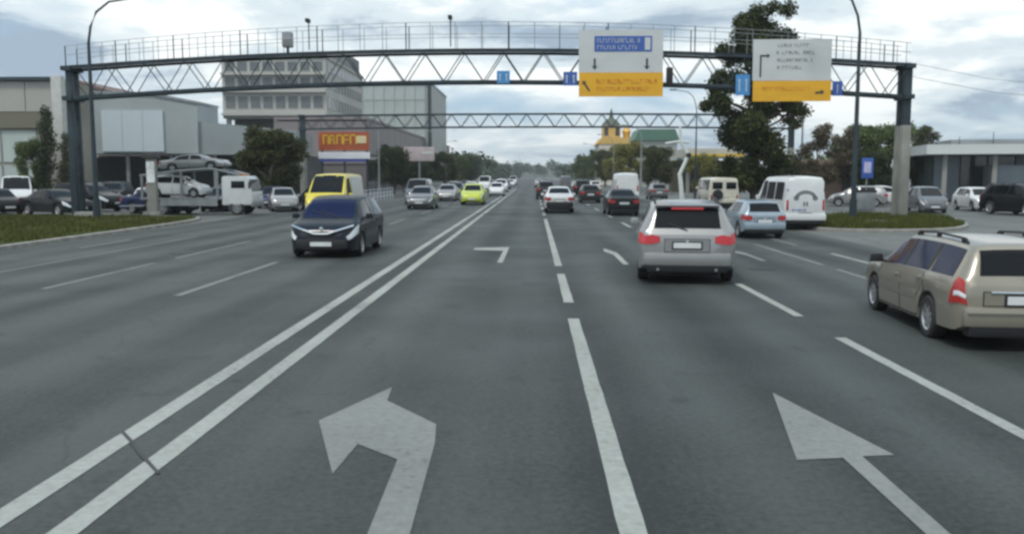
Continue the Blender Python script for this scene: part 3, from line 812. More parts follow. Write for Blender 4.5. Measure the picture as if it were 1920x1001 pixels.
TR = 'cars driving ahead in our direction'
OC = 'cars coming towards us'
car('sedan', 'car', 'white sedan far ahead in the lane left of the silver SUV', 'car', 1.52, 53.3, 90, PT['white'], TR, dict(bumper_r=M_BLACK), (1, 1, 1.06))
car('sedan', 'car', 'black car just left of the white box van', 'car', 4.92, 50.0, 90, PT['black'], TR)
car('hatch', 'car', 'dark grey hatchback between the white sedan and the black car', 'car', 4.55, 72, 90, PT['dark_grey'], TR)
car('suv', 'suv', 'dark SUV directly ahead of the white sedan', 'suv', 1.15, 84, 90, PT['dark_grey'], TR, scale=(1, .95, .97))
bxv = car('van', 'van', 'white high-sided van far ahead beyond the black car', 'van', 7.9, 77, 90, PT['white'], TR, scale=(1.05, 1.12, 1.12))
car('hatch', 'car', 'small grey car parked beyond the white high-sided van', 'car', 11.4, 82, 90, PT['grey'], TR)
car('sedan', 'car', 'pale silver car far ahead, beyond the dark hatchback', 'car', 5.6, 112, 90, PT['silver'], TR, simple=True)
car('suv', 'suv', 'black SUV in the far queue, second lane', 'suv', 5.2, 96, 90, PT['black'], TR, simple=True)
car('hatch', 'car', 'white hatchback in the far queue near the trees', 'car', 8.6, 124, 90, PT['white'], TR, simple=True)
car('van', 'van', 'grey van at the end of the far queue', 'van', 5.4, 150, 90, PT['grey'], TR, simple=True)
car('sedan', 'car', 'dark blue car far down the road in our lane', 'car', 2.0, 138, 90, PT['dark_blue'], TR, simple=True)
car('sedan', 'car', 'white car farthest down the road on our side', 'car', 1.2, 190, 90, PT['white'], TR, simple=True)
car('hatch', 'car', 'bright lime yellow car coming towards us', 'car', -4.55, 67.2, -90, PT['lime'], OC, scale=(1.08, 1.06, 1.08))
car('sedan', 'car', 'grey sedan oncoming between the dark minivan and the lime car', 'car', -7.35, 58.8, -90, PT['grey'], OC, scale=(1, 1, 1.04))
car('van', 'van', 'light grey van behind the grey oncoming sedan', 'van', -8.8, 68, -90, PT['grey'], OC, scale=(.9, .95, .9))
car('sedan', 'car', 'silver oncoming car just left of the lime car', 'car', -7.45, 77, -90, PT['silver'], OC)
car('hatch', 'car', 'black oncoming hatchback behind the silver oncoming car', 'car', -8.0, 92, -90, PT['black'], OC, simple=True)
car('hatch', 'car', 'white oncoming hatchback just right of the lime car', 'car', -3.95, 96, -90, PT['white'], OC, simple=True)
car('van', 'van', 'white oncoming van far down the road', 'van', -7.0, 128, -90, PT['white'], OC, simple=True)
car('sedan', 'car', 'dark oncoming car far down the road beside the white van', 'car', -4.4, 140, -90, PT['dark_grey'], OC, simple=True)
car('sedan', 'car', 'white oncoming car farthest down the road', 'car', -4.6, 180, -90, PT['white'], OC, simple=True)
car('hatch', 'car', 'grey oncoming car at the far bend by the trees', 'car', -8.0, 165, -90, PT['silver'], OC, simple=True)

for k_, (st_, x_, y_, pc_, lb_) in enumerate([('hatch', -7.6, 108, 'white', 'white oncoming car just behind the black oncoming hatchback'), ('sedan', -10.6, 118, 'silver', 'silver car at the far left kerb before the mall'), ('suv', -4.3, 118, 'white', 'white oncoming SUV between the white hatchback and the dark car'),
        ('hatch', -7.9, 148, 'white', 'white oncoming car right behind the white oncoming van'), ('sedan', -10.8, 142, 'dark_grey', 'dark car at the far left kerb by the trees'), ('van', -4.8, 212, 'white', 'white van at the farthest point of the oncoming lanes'), ('sedan', -8.2, 224, 'silver', 'silver car at the farthest point of the oncoming lanes')]):
    car(st_, 'van' if st_ == 'van' else 'suv' if st_ == 'suv' else 'car', lb_, 'van' if st_ == 'van' else 'suv' if st_ == 'suv' else 'car', x_, y_, -90, PT[pc_], OC, simple=True)
PL = 'cars parked in the lot beyond the grassy verge'
car('sedan', 'car', 'black sedan parked behind the verge left of the gantry column', 'car', -26.4, 48.2, -28, PT['black'], PL)
car('suv', 'suv', 'black SUV parked behind the black sedan', 'suv', -27.3, 53.5, -20, PT['black'], PL)
car('van', 'van', 'white van at the edge of the lot, left of the black SUV', 'van', -32.3, 54.5, -60, PT['white'], PL)
car('hatch', 'car', 'white hatchback parked just right of the gantry column', 'car', -23.2, 52.6, -75, PT['white'], PL)
car('suv', 'suv', 'dark grey SUV parked behind the white hatchback', 'suv', -24.6, 59.0, -70, PT['dark_grey'], PL)
car('sedan', 'car', 'dark blue sedan parked beside the white advertising pillar', 'car', -21.6, 50.6, -20, PT['dark_blue'], PL)
car('hatch', 'car', 'silver hatchback parked at the lot exit right of the car transporter', 'car', -15.6, 54.6, -70, PT['silver'], PL)
car('sedan', 'car', 'black sedan parked at the lot exit beside the silver hatchback', 'car', -13.6, 55.6, -62, PT['black'], PL, scale=(.95, .95, 1))
car('sedan', 'car', 'grey sedan parked far back under the store canopy', 'car', -31, 72, -80, PT['grey'], PL)
car('hatch', 'car', 'white hatchback parked far back under the store canopy', 'car', -34.5, 72, -80, PT['white'], PL)
car('suv', 'suv', 'maroon SUV parked far back under the store canopy', 'suv', -38.2, 72.5, -80, PT['maroon'], PL)
car('hatch', 'car', 'black hatchback parked at the end of the store canopy', 'car', -27.6, 72, -80, PT['black'], PL)
for st_, x_, y_, h_, pc_, lb_ in [('hatch', -30.4, 49.3, -40, 'black', 'black hatchback left of the black sedan behind the verge'), ('suv', -34.5, 50.0, -50, 'dark_grey', 'dark grey SUV half cut by the picture edge behind the verge'), ('sedan', -24.2, 56.0, -60, 'black', 'black sedan between the white hatchback and the dark grey SUV'), ('hatch', -19.4, 54.0, -80, 'black', 'black hatchback right behind the car transporter ramps'), ('suv', -29.8, 59, -70, 'dark_grey', 'dark grey SUV in the second row of the lot, before the cypress'), ('sedan', -20.6, 58.5, -85, 'black', 'black sedan in the second row of the lot, behind the transporter ramps'), ('hatch', -17.6, 59.5, -85, 'dark_blue', 'dark blue hatchback in the second row of the lot, behind the transporter cab'),
        ('minivan', -22.8, 66, -85, 'silver', 'silver minivan in the back row of the lot'), ('sedan', -27.0, 65.5, -80, 'maroon', 'maroon sedan in the back row of the lot'), ('suv', -31.2, 65, -80, 'black', 'black SUV in the back row of the lot, before the beige hall')]:
    car(st_, {'suv': 'suv', 'minivan': 'minivan'}.get(st_, 'car'), lb_, {'suv': 'suv', 'minivan': 'minivan'}.get(st_, 'car'), x_, y_, h_, PT[pc_], PL, simple=True)
PR = 'cars parked in front of the pavilion'
car('hatch', 'car', 'silver hatchback parked under the blue sign', 'car', 23.0, 63.2, 160, PT['silver'], PR)
car('sedan', 'car', 'white sedan parked left of the grey gantry column', 'car', 25.6, 66.5, 165, PT['white'], PR)
car('minivan', 'minivan', 'grey minivan parked right of the grey gantry column', 'minivan', 23.6, 53.6, -100, PT['grey'], PR, scale=(.95, .9, .93))
car('suv', 'suv', 'black SUV parked at the right edge of the lot', 'suv', 27.1, 49.6, -78, PT['black'], PR)
car('hatch', 'car', 'white hatchback parked left of the black SUV', 'car', 27.6, 55.6, -95, PT['white'], PR)
car('sedan', 'car', 'dark grey sedan parked by the pavilion columns', 'car', 33.0, 62.5, 170, PT['dark_grey'], PR)
car('hatch', 'car', 'grey hatchback in the lot behind the white panel van', 'car', 19.2, 66, 150, PT['dark_grey'], PR)

# ---- car transporter with its two loads
ct = thing('car_transporter', 'white car transporter truck with raised loading ramps behind the verge', 'truck', (-18.4, 49.2, 0), 0)
part('chassis', MB().box((-0.6, 0, .72), (5.6, 1.0, .22)), M_BLACK, ct, 40, .02)
cabm = MB().prism_axis([(1.25, .55), (2.85, .55), (2.95, .8), (2.92, 1.25), (2.70, 1.98), (2.55, 2.15), (1.35, 2.15), (1.25, 2.05)], -.98, .98, 'y')
cab = part('cab', cabm, PT['white'], ct, 40, .05)
part('windshield', MB().add([(2.935, -.86, 1.30), (2.935, .86, 1.30), (2.725, .80, 1.96), (2.725, -.80, 1.96)], [(0, 1, 2, 3)]), M_GLASS, cab)
for sd in (1, -1):
    part('side_window', MB().box((2.15, sd * .985, 1.62), (.75, .015, .5)), M_GLASS, cab, 40, .004)
    part('door', MB().box((2.12, sd * .988, 1.05), (.95, .012, .85)), PT['white'], cab)
    part('mirror', MB().box((2.85, sd * 1.15, 1.65), (.08, .16, .36)), M_BLACK, cab, 40, .02)
    part('headlight', MB().box((2.93, sd * .7, .83), (.06, .34, .16)), M_LENS, cab, 40, .02)
part('bumper', MB().box((2.93, 0, .58), (.12, 1.98, .26)), M_GALV, cab, 40, .03)
part('roof_lamp', MB().box((2.1, 0, 2.22), (.3, 1.1, .12)), M_AMBER, cab, 40, .03)
low = MB().box((-1.0, 0, .9), (4.6, 2.0, .08)); part('lower_deck', low, M_GALV, ct)
upd = part('upper_deck', MB().tube([(-3.3, -.9, 2.15), (-1.2, -.9, 2.42), (.6, -.9, 2.55), (1.4, -.9, 2.4), (2.2, -.9, 2.2)], .07, 8), M_GALV, ct, 40)
part('upper_deck', MB().tube([(-3.3, .9, 2.15), (-1.2, .9, 2.42), (.6, .9, 2.55), (1.4, .9, 2.4), (2.2, .9, 2.2)], .07, 8), M_GALV, ct, 40)
for x, z in ((-3.2, 2.15), (-1.0, 2.43), (1.0, 2.5)):
    for sd in (1, -1):
        part('deck_post', MB().box((x, sd * .92, (.9 + z) / 2), (.12, .10, z - .9)), M_GALV, ct)
    part('cross_beam', MB().box((x, 0, z - .02), (.12, 1.8, .08)), M_GALV, ct)
for sd in (1, -1):
    part('side_skirt', MB().box((-.6, sd * .98, .68), (3.2, .04, .34)), M_GALV, ct)
    part('ramp', MB().box((-3.9, sd * .6, .48), (1.4, .45, .06), 0), M_GALV, ct)
ty_, rm_ = wheel_meshes(.42, .26)
for x in (2.05, -2.1):
    for sd in (1, -1):
        w = bpy.data.objects.new('wheel', None); COL.objects.link(w); w.parent = ct; w.location = (x, sd * .85, .42); w.rotation_euler = (0, 0, 0 if sd > 0 else math.pi)
        obj('tyre', ty_, M_TYRE, w); obj('rim', rm_, M_GALV, w)
_c = car('hatch', 'car', 'white hatchback carried on the lower deck of the car transporter', 'car', -19.9, 49.2, 0, PT['white'], 'cars on the car transporter', scale=(.85, .9, .85)); _c.location.z = .94
_c = car('sedan', 'car', 'silver car carried on the upper deck of the car transporter', 'car', -18.9, 49.2, 0, PT['silver'], 'cars on the car transporter', scale=(.8, .9, .62)); _c.location.z = 2.46; _c.rotation_euler = (0, R(-3), 0)

# ================================================================== GANTRIES
def gantry(label, y, xl, xr, z_low_end, z_low_mid, depth, width, nb, rail, col_pale, group, chord=0.11, diag=0.045, bow=0.0):
    g = thing('sign_gantry', label, 'gantry', ((xl + xr) / 2, y, 0), 0, group)
    h = (xr - xl) / 2
    zf = lambda x: z_low_end + (z_low_mid - z_low_end) * (1 - (x / h) ** 2)
    n = 24
    xs = [-h - 0.3 + (2 * h + .6) * i / n for i in range(n + 1)]
    for sd in (-1, 1):
        for dz in (0, depth):
            mb = MB(); pv = []
            for x in xs:
                z = zf(max(-h, min(h, x))) + dz
                for a, b in ((-1, -1), (1, -1), (1, 1), (-1, 1)):
                    pv.append((x, sd * width / 2 + a * chord * .5, z + b * chord))
            ff = [(i * 4 + j, i * 4 + (j + 1) % 4, (i + 1) * 4 + (j + 1) % 4, (i + 1) * 4 + j) for i in range(n) for j in range(4)] + [(3, 2, 1, 0), tuple(n * 4 + j for j in range(4))]
            mb.add(pv, ff); part('chord', mb, M_STEEL, g)
        for i in range(nb):
            xa, xb = -h + 2 * h * i / nb, -h + 2 * h * (i + 1) / nb
            xm = (xa + xb) / 2
            bar('diagonal', (xa, sd * width / 2, zf(xa) + depth), (xm, sd * width / 2, zf(xm)), diag, M_STEEL, g)
            bar('diagonal', (xm, sd * width / 2, zf(xm)), (xb, sd * width / 2, zf(xb) + depth), diag, M_STEEL, g)
    for i in range(nb):
        x = -h + 2 * h * (i + .5) / nb
        bar('cross_bar', (x, -width / 2, zf(x)), (x, width / 2, zf(x)), diag * .9, M_STEEL, g)
    if rail:
        mb = MB(); pv = []
        for x in xs:
            z = zf(max(-h, min(h, x))) + depth + chord + .02
            pv += [(x, -width / 2 - .05, z), (x, width / 2 + .05, z), (x, width / 2 + .05, z + .03), (x, -width / 2 - .05, z + .03)]
        mb.add(pv, [(i * 4 + j, i * 4 + (j + 1) % 4, (i + 1) * 4 + (j + 1) % 4, (i + 1) * 4 + j) for i in range(n) for j in range(4)] + [(3, 2, 1, 0), tuple(n * 4 + j for j in range(4))])
        part('walkway', mb, M_STEEL, g)
        rz = lambda x: zf(x) + depth + chord + .05
        for sd in (-1, 1):
            xp = -h; k = 0
            while xp <= h + .01:
                hh = 1.0 + .32 * (1 - (xp / h) ** 2)
                bar('railing_post', (xp, sd * (width / 2 + .03), rz(xp)), (xp, sd * (width / 2 + .03), rz(xp) + hh), .03 if k % 4 == 0 else .017, M_STEEL if k % 4 == 0 else M_GALV, g)
                u = abs(xp) / h; xp += .62 + .75 * (1 - u); k += 1
            for fr in (1.0, .55):
                pts = [(x, sd * (width / 2 + .03), rz(x) + fr * (1.0 + .32 * (1 - (x / h) ** 2))) for x in [-h + 2 * h * i / 30 for i in range(31)]]
                part('handrail', MB().tube(pts, .016, 6), M_GALV, g)
    for sx in (-1, 1):
        x = sx * h
        for sd in (-1, 1):
            zt = z_low_end + depth
            if col_pale == 'both' or (col_pale and sx == 1):
                part('column_base', MB().box((x, sd * width * .3, 2.35), (.46, .40, 4.7), taper=.9), M_CONC, g, 40, .02)
                part('column', MB().box((x, sd * width * .3, (4.7 + zt) / 2), (.36, .30, zt - 4.7)), M_STEEL, g)
            else:
                part('column', MB().box((x, sd * width * .3, zt / 2), (.33, .24, zt), taper=.85), M_STEEL, g, 40, .015)
            part('base_plate', MB().box((x, sd * width * .3, .12), (.75, .6, .06)), M_CONC, g)
        for z in (z_low_end, z_low_end + depth):
            part('cap_beam', MB().box((x, 0, z), (.5, width + .3, .22)), M_STEEL, g)
        for k in range(3):
            z = 1.4 + k * 1.5
            bar('brace', (x, -width * .3, z), (x, width * .3, z + 1.1), .035, M_STEEL, g)
    return g, zf
GX = (-2.7, 46)
gan, gz = gantry('near steel lattice sign gantry with a railed walkway across the whole road', 46, -24.0, 18.9, 6.12, 6.93, 1.52, 1.1, 21, True, True, 'sign gantries', .065, .026)
gantry('far steel lattice gantry crossing the road beyond the near one', 82, -21.4, 23.6, 6.45, 6.62, 1.18, .9, 26, False, 'both', 'sign gantries', .06, .03)

# ---- direction signs hung on the near gantry
M_SIGNW = mat('sign_white', (0.50, 0.525, 0.52), 0.5, var=0.05)
M_SIGNY = mat('sign_yellow', (0.68, 0.36, 0.012), 0.5, var=0.06)
M_SIGNO = mat('sign_orange_print', (0.62, 0.21, 0.01), 0.5, var=0.05)
M_SIGNB = mat('sign_blue', (0.035, 0.10, 0.36), 0.5, var=0.06)
M_SIGNL = mat('sign_light_blue', (0.05, 0.24, 0.52), 0.5, var=0.06)
M_INK = mat('sign_black_print', (0.03, 0.035, 0.04), 0.6)
M_INKG = mat('sign_grey_print', (0.22, 0.24, 0.25), 0.6)
def flat(name, parent, x0, x1, z0, z1, y, m, t=.012):
    return boxpart(name, ((x0 + x1) / 2, y, (z0 + z1) / 2), (x1 - x0, t, z1 - z0), m, parent)
def scribble(parent, x0, x1, z, h, y, m, seed, name='print'):
    rr = random.Random(seed); x = x0
    mb = MB()
    while x < x1 - .05:
        w = rr.uniform(.07, .14)
        k = rr.randrange(3)
        mb.box((x + .015, y, z), (.028, .008, h))
        if k != 1: mb.box((x + w / 2, y, z + h * .43), (w, .008, h * .16))
        if k != 0: mb.box((x + w / 2, y, z - (h * .43 if k == 1 else 0)), (w, .008, h * .16))
        if k == 2: mb.box((x + w - .012, y, z), (.028, .008, h))
        x += w + (.05 if rr.random() < .85 else .16)
    o = part(name, mb, m, parent); o['kind'] = 'stuff'
    return o
def arrow(name, parent, x, z, dx, dz, ln, w, y, m):
    d = Vector((dx, dz)).normalized(); p = Vector((-d.y, d.x)); a = Vector((x, z)); b = a + d * ln
    pts = [a + p * w / 2, a - p * w / 2, b - d * w * 1.6 - p * w / 2, b - d * w * 1.9 - p * w * 1.5, b, b - d * w * 1.9 + p * w * 1.5, b - d * w * 1.6 + p * w / 2]
    return part(name, MB().prism_axis([tuple(q) for q in pts], y - .006, y + .006, 'y'), m, parent)
SY = 45.16
s1 = thing('direction_sign', 'white and yellow overhead direction sign with a blue panel on the gantry', 'road sign', (2.27, SY, 6.13), 0, 'overhead direction signs')
flat('panel', s1, 0, 4.22, 1.20, 3.28, .03, M_SIGNW, .05)
flat('yellow_panel', s1, .02, 4.24, 0, 1.19, .03, M_SIGNY, .05)
flat('blue_panel', s1, .78, 3.66, 2.22, 2.98, -.005, M_SIGNB)
scribble(s1, .92, 3.2, 2.76, .22, -.016, M_SIGNW, 1); scribble(s1, .92, 2.9, 2.42, .20, -.016, M_SIGNW, 2)
flat('blue_panel_box', s1, 3.30, 3.58, 2.30, 2.90, -.016, M_SIGNW, .008)
arrow('arrow_mark', s1, .80, 1.88, 0, -1, .55, .10, -.006, M_INK); arrow('arrow_mark', s1, 3.42, 1.88, 0, -1, .55, .10, -.006, M_INK)
arrow('arrow_mark', s1, .55, .28, -.55, .8, .62, .09, -.006, M_INK)
scribble(s1, .9, 3.95, .75, .2, -.006, M_SIGNO, 3); scribble(s1, .9, 3.6, .38, .18, -.006, M_SIGNO, 4)
for x in (.5, 3.7):
    boxpart('bracket', (x, .17, 1.6), (.1, .22, 2.9), M_STEEL, s1)
s2 = thing('direction_sign', 'white and yellow overhead direction sign with a bent black arrow, left of the lamp post', 'road sign', (10.95, SY - .12, 5.86), R(-2), 'overhead direction signs')
flat('panel', s2, 0, 3.85, 1.02, 3.04, .03, M_SIGNW, .05)
flat('yellow_panel', s2, .04, 3.88, 0, 1.01, .03, M_SIGNY, .05)
flat('arrow_shaft', s2, .34, .42, 1.2, 2.28, -.006, M_INK); arrow('arrow_mark', s2, .42, 2.24, 1, 0, .42, .08, -.007, M_INK)
for k, (a, b) in enumerate(((1.2, 2.75), (1.15, 3.0), (1.2, 3.05), (1.2, 2.4))):
    scribble(s2, a, b, 2.74 - .36 * k, .15, -.006, M_INKG, 10 + k)
scribble(s2, .5, 3.0, .62, .18, -.006, M_SIGNO, 20)
arrow('arrow_mark', s2, 3.1, .40, 1, .15, .45, .09, -.006, M_INK)
for x in (.5, 3.3):
    boxpart('bracket', (x, .17, 1.5), (.1, .22, 2.7), M_STEEL, s2)
LS = 'small blue lane signs on the gantry'
def lane_sign(label, x, z, w, h, m=M_SIGNB, n=2):
    o = thing('lane_sign', label, 'road sign', (x, SY + .02, z), 0, LS)
    flat('panel', o, 0, w, 0, h, .02, m, .04)
    for k in range(n):
        arrow('arrow_mark', o, w * (k + .5) / n, h * .18, 0, 1, h * .62, w * .08, -.004, M_SIGNW)
    boxpart('bracket', (w / 2, .2, h / 2), (.06, .3, .06), M_STEEL, o)
lane_sign('small blue lane sign alone on the middle of the lower chord', -1.86, 6.80, .66, .62, M_SIGNL)
lane_sign('small blue lane sign touching the sign with the blue panel', 1.50, 6.68, .70, .68, M_SIGNB)
lane_sign('tall blue lane sign just left of the bent arrow sign', 10.16, 6.18, .70, 1.02, M_SIGNL)
lane_sign('small blue lane sign just right of the bent arrow sign', 14.98, 6.14, .50, .72, M_SIGNB, 1)
eq = thing('traffic_detector', 'grey equipment box standing on the gantry walkway above the store', 'traffic camera', (-12.6, 45.75, 8.32))
part('box', MB().box((0, 0, .75), (.5, .4, .75)), M_GALV, eq, 40, .03); part('stand', MB().box((0, 0, .2), (.12, .12, .4)), M_STEEL, eq)
for nm, lb, x in (('traffic_camera', 'small dark camera on the gantry handrail above the office block', -11.4), ('traffic_camera', 'small dark camera on the gantry handrail above the middle lanes', -4.2)):
    z = gz(x + 2.55) + 1.52 + .2
    c = thing(nm, lb, 'traffic camera', (x, 45.3, z))
    part('pole', MB().tube([(0, .05, 0), (0, .05, 1.35)], .03, 8), M_STEEL, c); part('housing', MB().box((0, -.1, 1.42), (.2, .45, .18)), M_BLACK, c, 40, .03)
tlb = thing('traffic_signal', 'dark signal head hung right of the sign with the blue panel', 'traffic light', (6.85, 45.3, 6.55))
part('housing', MB().box((0, 0, .55), (.32, .26, .95)), M_BLACK, tlb, 40, .04)
part('bracket', MB().box((0, .2, .55), (.06, .3, .06)), M_STEEL, tlb)

# ---- lamp posts
def lamp_post(label, x, y, h, dirx, reach, m, group='street lamp posts', r=.13):
    t = thing('lamp_post', label, 'lamp post', (x, y, 0), 0, group)
    part('pole', MB().tube([(0, 0, 0), (0, 0, h * .5), (0, 0, h * .80)], r, 12, r * .55), m, t, 40)
    k = [(0, h * .80), (.05, h * .87), (.17, h * .935), (.42, h * .98), (1.0, h)]
    part('arm', MB().tube([(dirx * reach * a, 0, b) for a, b in k], r * .5, 10, r * .35), m, t, 40)
    hd = part('lamp_head', MB().box((dirx * (reach + .25), 0, h + .02), (.7, .26, .14)), M_GALV, t, 40, .04)
    part('diffuser', MB().box((dirx * (reach + .27), 0, h - .06), (.45, .2, .03)), M_LENS, hd)
    part('base', MB().tube([(0, 0, .02), (0, 0, 1.0)], r * 1.35, 12), m, t, 40)
lamp_post('dark lamp post curving over the road beside the gantry column left of the store', -21.55, 43, 10.7, 1, 2.6, M_STEEL)
lamp_post('dark lamp post crossing the gantry right of the bent arrow sign', 15.6, 43.4, 11.2, -1, 2.6, M_STEEL)
lamp_post('pale lamp post standing by the trees beyond the white high-sided van', 12.6, 104, 8.0, -1, 1.8, M_GALV)
lamp_post('thin dark lamp post rising above the far gantry', 15.4, 84.5, 10.2, -1, 2.0, M_STEEL, r=.09)
lamp_post('pale lamp post beside the dark tree at the far gantry', 24.2, 80.6, 9.5, -1, 2.2, M_GALV)
for i, (x, y, s_) in enumerate(((-16.8, 96, 1), (-16.8, 128, 1), (-16.8, 165, 1), (12.6, 140, -1), (12.6, 180, -1))):
    lamp_post(['grey lamp post in front of the long brown mall, nearest one', 'grey lamp post in front of the long brown mall, middle one', 'grey lamp post at the far end of the long brown mall', 'far grey lamp post before the gold domed church', 'farthest grey lamp post before the gold domed church'][i], x, y, 8.6, s_, 2.0, M_GALV, r=.10)
cb = part('overhead_cable', MB().tube([(15.6, 43.4, 7.6), (20, 47, 7.2), (27, 53, 7.0), (36, 60, 7.2), (48, 70, 7.8)], .012, 5), M_BLACK, None)
tag(cb, 'thin black cable sagging from the lamp post towards the pavilion', 'cable')
cb = part('overhead_cable', MB().tube([(18.9, 46, 7.9), (25, 50, 7.5), (34, 56, 7.5), (48, 64, 8.1)], .01, 5), M_BLACK, None)
tag(cb, 'thin black cable running from the gantry column over the pavilion', 'cable')
# ---- small posts, advertising pillar, blue sign, barrier
ap = thing('advertising_pillar', 'white advertising pillar with a dark cap beside the car transporter', 'pillar', (-20.2, 46.4, .1))
part('shaft', MB().box((0, 0, 1.5), (.5, .28, 3.0)), M_CONC, ap, 40, .02)
part('poster_panel', MB().box((0, -.155, 2.25), (.42, .02, 1.1)), mat('poster', (.6, .62, .63), .5, var=.35, vscale=3), ap)
part('cap', MB().box((0, 0, 3.15), (.85, .5, .35), taper=.7), M_BLACK, ap, 40, .02)
part('foot', MB().box((0, 0, .08), (.9, .6, .16)), M_CONC, ap)
for lb, x, y in (('short pale marker post on the verge before the car transporter', -19.7, 44.6), ('short pale marker post on the verge by the lamp post', -22.3, 44.9)):
    p_ = thing('marker_post', lb, 'post', (x, y, .1), 0, 'marker posts on the verge')
    part('post', MB().tube([(0, 0, 0), (0, 0, .78)], .045, 8), M_CONC, p_, 40); part('cap', MB().lathe([(.78, .05), (.84, .04), (.86, .002)], 8, 'z'), M_BLACK, p_, 40)
cbk = thing('concrete_block', 'pale concrete block lying on the verge edge', 'block', (-22.6, 44.2, .1))
part('slab', MB().box((0, 0, .12), (1.3, .5, .24), taper=.9), M_CONC, cbk, 40, .03); part('lifting_eye', MB().tube([(-.1, 0, .24), (-.05, 0, .3), (.05, 0, .3), (.1, 0, .24)], .015, 6), M_STEEL, cbk)
bs = thing('information_sign', 'blue and white information sign on a post in front of the trees', 'road sign', (21.65, 58, 0))
part('post', MB().tube([(0, 0, 0), (0, 0, 3.3)], .04, 8), M_GALV, bs, 40)
part('panel', MB().box((0, -.06, 2.65), (.74, .04, 1.3)), M_SIGNB, bs, 40, .02)
part('pictogram', MB().box((0, -.09, 2.7), (.46, .015, .7)), mat('sign_lilac', (.42, .42, .6), .5), bs)
def barrier(label, x0, y0, x1, y1, n):
    t = thing('pedestrian_barrier', label, 'barrier', (x0, y0, 0))
    d = Vector((x1 - x0, y1 - y0, 0))
    mp = mat('barrier_paint', (.42, .47, .52), .5, var=.1)
    for i in range(n + 1):
        q = d * i / n
        bar('post', (q.x, q.y, 0), (q.x, q.y, 1.05), .035, mp, t)
    for z in (1.02, .7, .38):
        bar('rail', (0, 0, z), (d.x, d.y, z), .028, mp, t)
barrier('pale blue pedestrian barrier along the far kerb behind the minivan', -12.9, 58, -13.4, 84, 14)
bn = thing('waste_bin', 'grey waste bin at the foot of the grey gantry column', 'bin', (20.6, 55.5, 0))
part('tub', MB().box((0, 0, .6), (1.1, .8, 1.1), taper=1.1), M_GALV, bn, 40, .04); part('lid', MB().box((0, 0, 1.22), (1.25, .95, .12)), M_BLACK, bn, 40, .03)

# ================================================================== BUILDINGS
def win_grid(parent, x0, x1, zs, n, y, m_glass, m_frame, gap=.25, axis='x', fr=.06):
    """windows as parts (frame > pane) on a wall that faces -Y (axis x) or +X (axis y)"""
    for za, zb in zs:
        for i in range(n):
            a = x0 + (x1 - x0) * i / n + gap / 2; b = x0 + (x1 - x0) * (i + 1) / n - gap / 2
            c = (a + b) / 2; zc_ = (za + zb) / 2
            if axis == 'x':
                f = boxpart('window', (c, y - .02, zc_), (b - a, .08, zb - za), m_frame, parent)
                g = MB().box((0, 0, 0), (1, 1, 1))
                p = obj('pane', UNIT_BOX, m_glass, f, (0, -.42, 0), (0, 0, 0), (1 - 2 * fr / (b - a), .3, 1 - 2 * fr / (zb - za)))
            else:
                f = boxpart('window', (y + .02, c, zc_), (.08, b - a, zb - za), m_frame, parent)
                p = obj('pane', UNIT_BOX, m_glass, f, (.42, 0, 0), (0, 0, 0), (.3, 1 - 2 * fr / (b - a), 1 - 2 * fr / (zb - za)))
M_BEIGE = mat('beige_cladding', (0.31, 0.31, 0.285), .7, var=.15, vscale=.35, coords='Object')
M_OLIVE = mat('olive_band', (0.13, 0.125, 0.09), .7, var=.15, vscale=.5)
M_PALEG = mat('pale_green_glazing', (0.34, 0.40, 0.37), .25, var=.3, vscale=.25)
M_FRAME = mat('window_frame_grey', (0.28, 0.29, 0.29), .5)
# beige exhibition hall
b1 = thing('exhibition_hall', 'beige flat-roofed hall with pale green glazing at the picture edge', 'building', (-57, 75, 0))
part('wall', MB().box((0, 2.5, 5.1), (33.6, 5, 10.2)), mat('hall_wall', (.24, .235, .2), .8, var=.2, vscale=.3), b1)
for i in range(11):
    boxpart('cladding_panel', (-15.2 + 3.05 * i, -.06, 8.85), (2.98, .12, 2.5), M_BEIGE, b1)
boxpart('fascia', (0, -.15, 6.85), (33.6, .3, 1.3), M_OLIVE, b1)
boxpart('parapet', (0, -.2, 10.32), (34.2, .5, .3), M_STEEL, b1)
win_grid(b1, -16.6, 14.6, [(.4, 3.1), (3.3, 6.0)], 10, 0, M_PALEG, M_FRAME, .12)
part('corner_pillar', MB().box((17.9, -2.4, 5.15), (.85, .7, 10.3)), mat('pillar_white', (.42, .43, .41), .7, var=.12), b1, 40, .03)
# brown pitched roof building
b2 = thing('warehouse', 'warehouse with a low reddish brown pitched roof behind the beige hall', 'building', (-58.5, 112, 0))
part('wall', MB().prism_axis([(-9, 0), (9, 0), (9, 11.3), (0, 14.0), (-9, 11.3)], 0, 24, 'y'), mat('warehouse_wall', (.22, .2, .19), .8), b2)
M_BRROOF = mat('brown_roof', (.13, .085, .075), .7, var=.25, vscale=.4)
for sd in (1, -1):
    part('roof', MB().prism_axis([(0, 14.05), (sd * 9.6, 11.17), (sd * 9.6, 11.47), (0, 14.4)], -.6, 24.6, 'y'), M_BRROOF, b2)
win_grid(b2, -7, 7, [(8.6, 10.2)], 5, 0, M_WINGLASS, M_FRAME, .6)
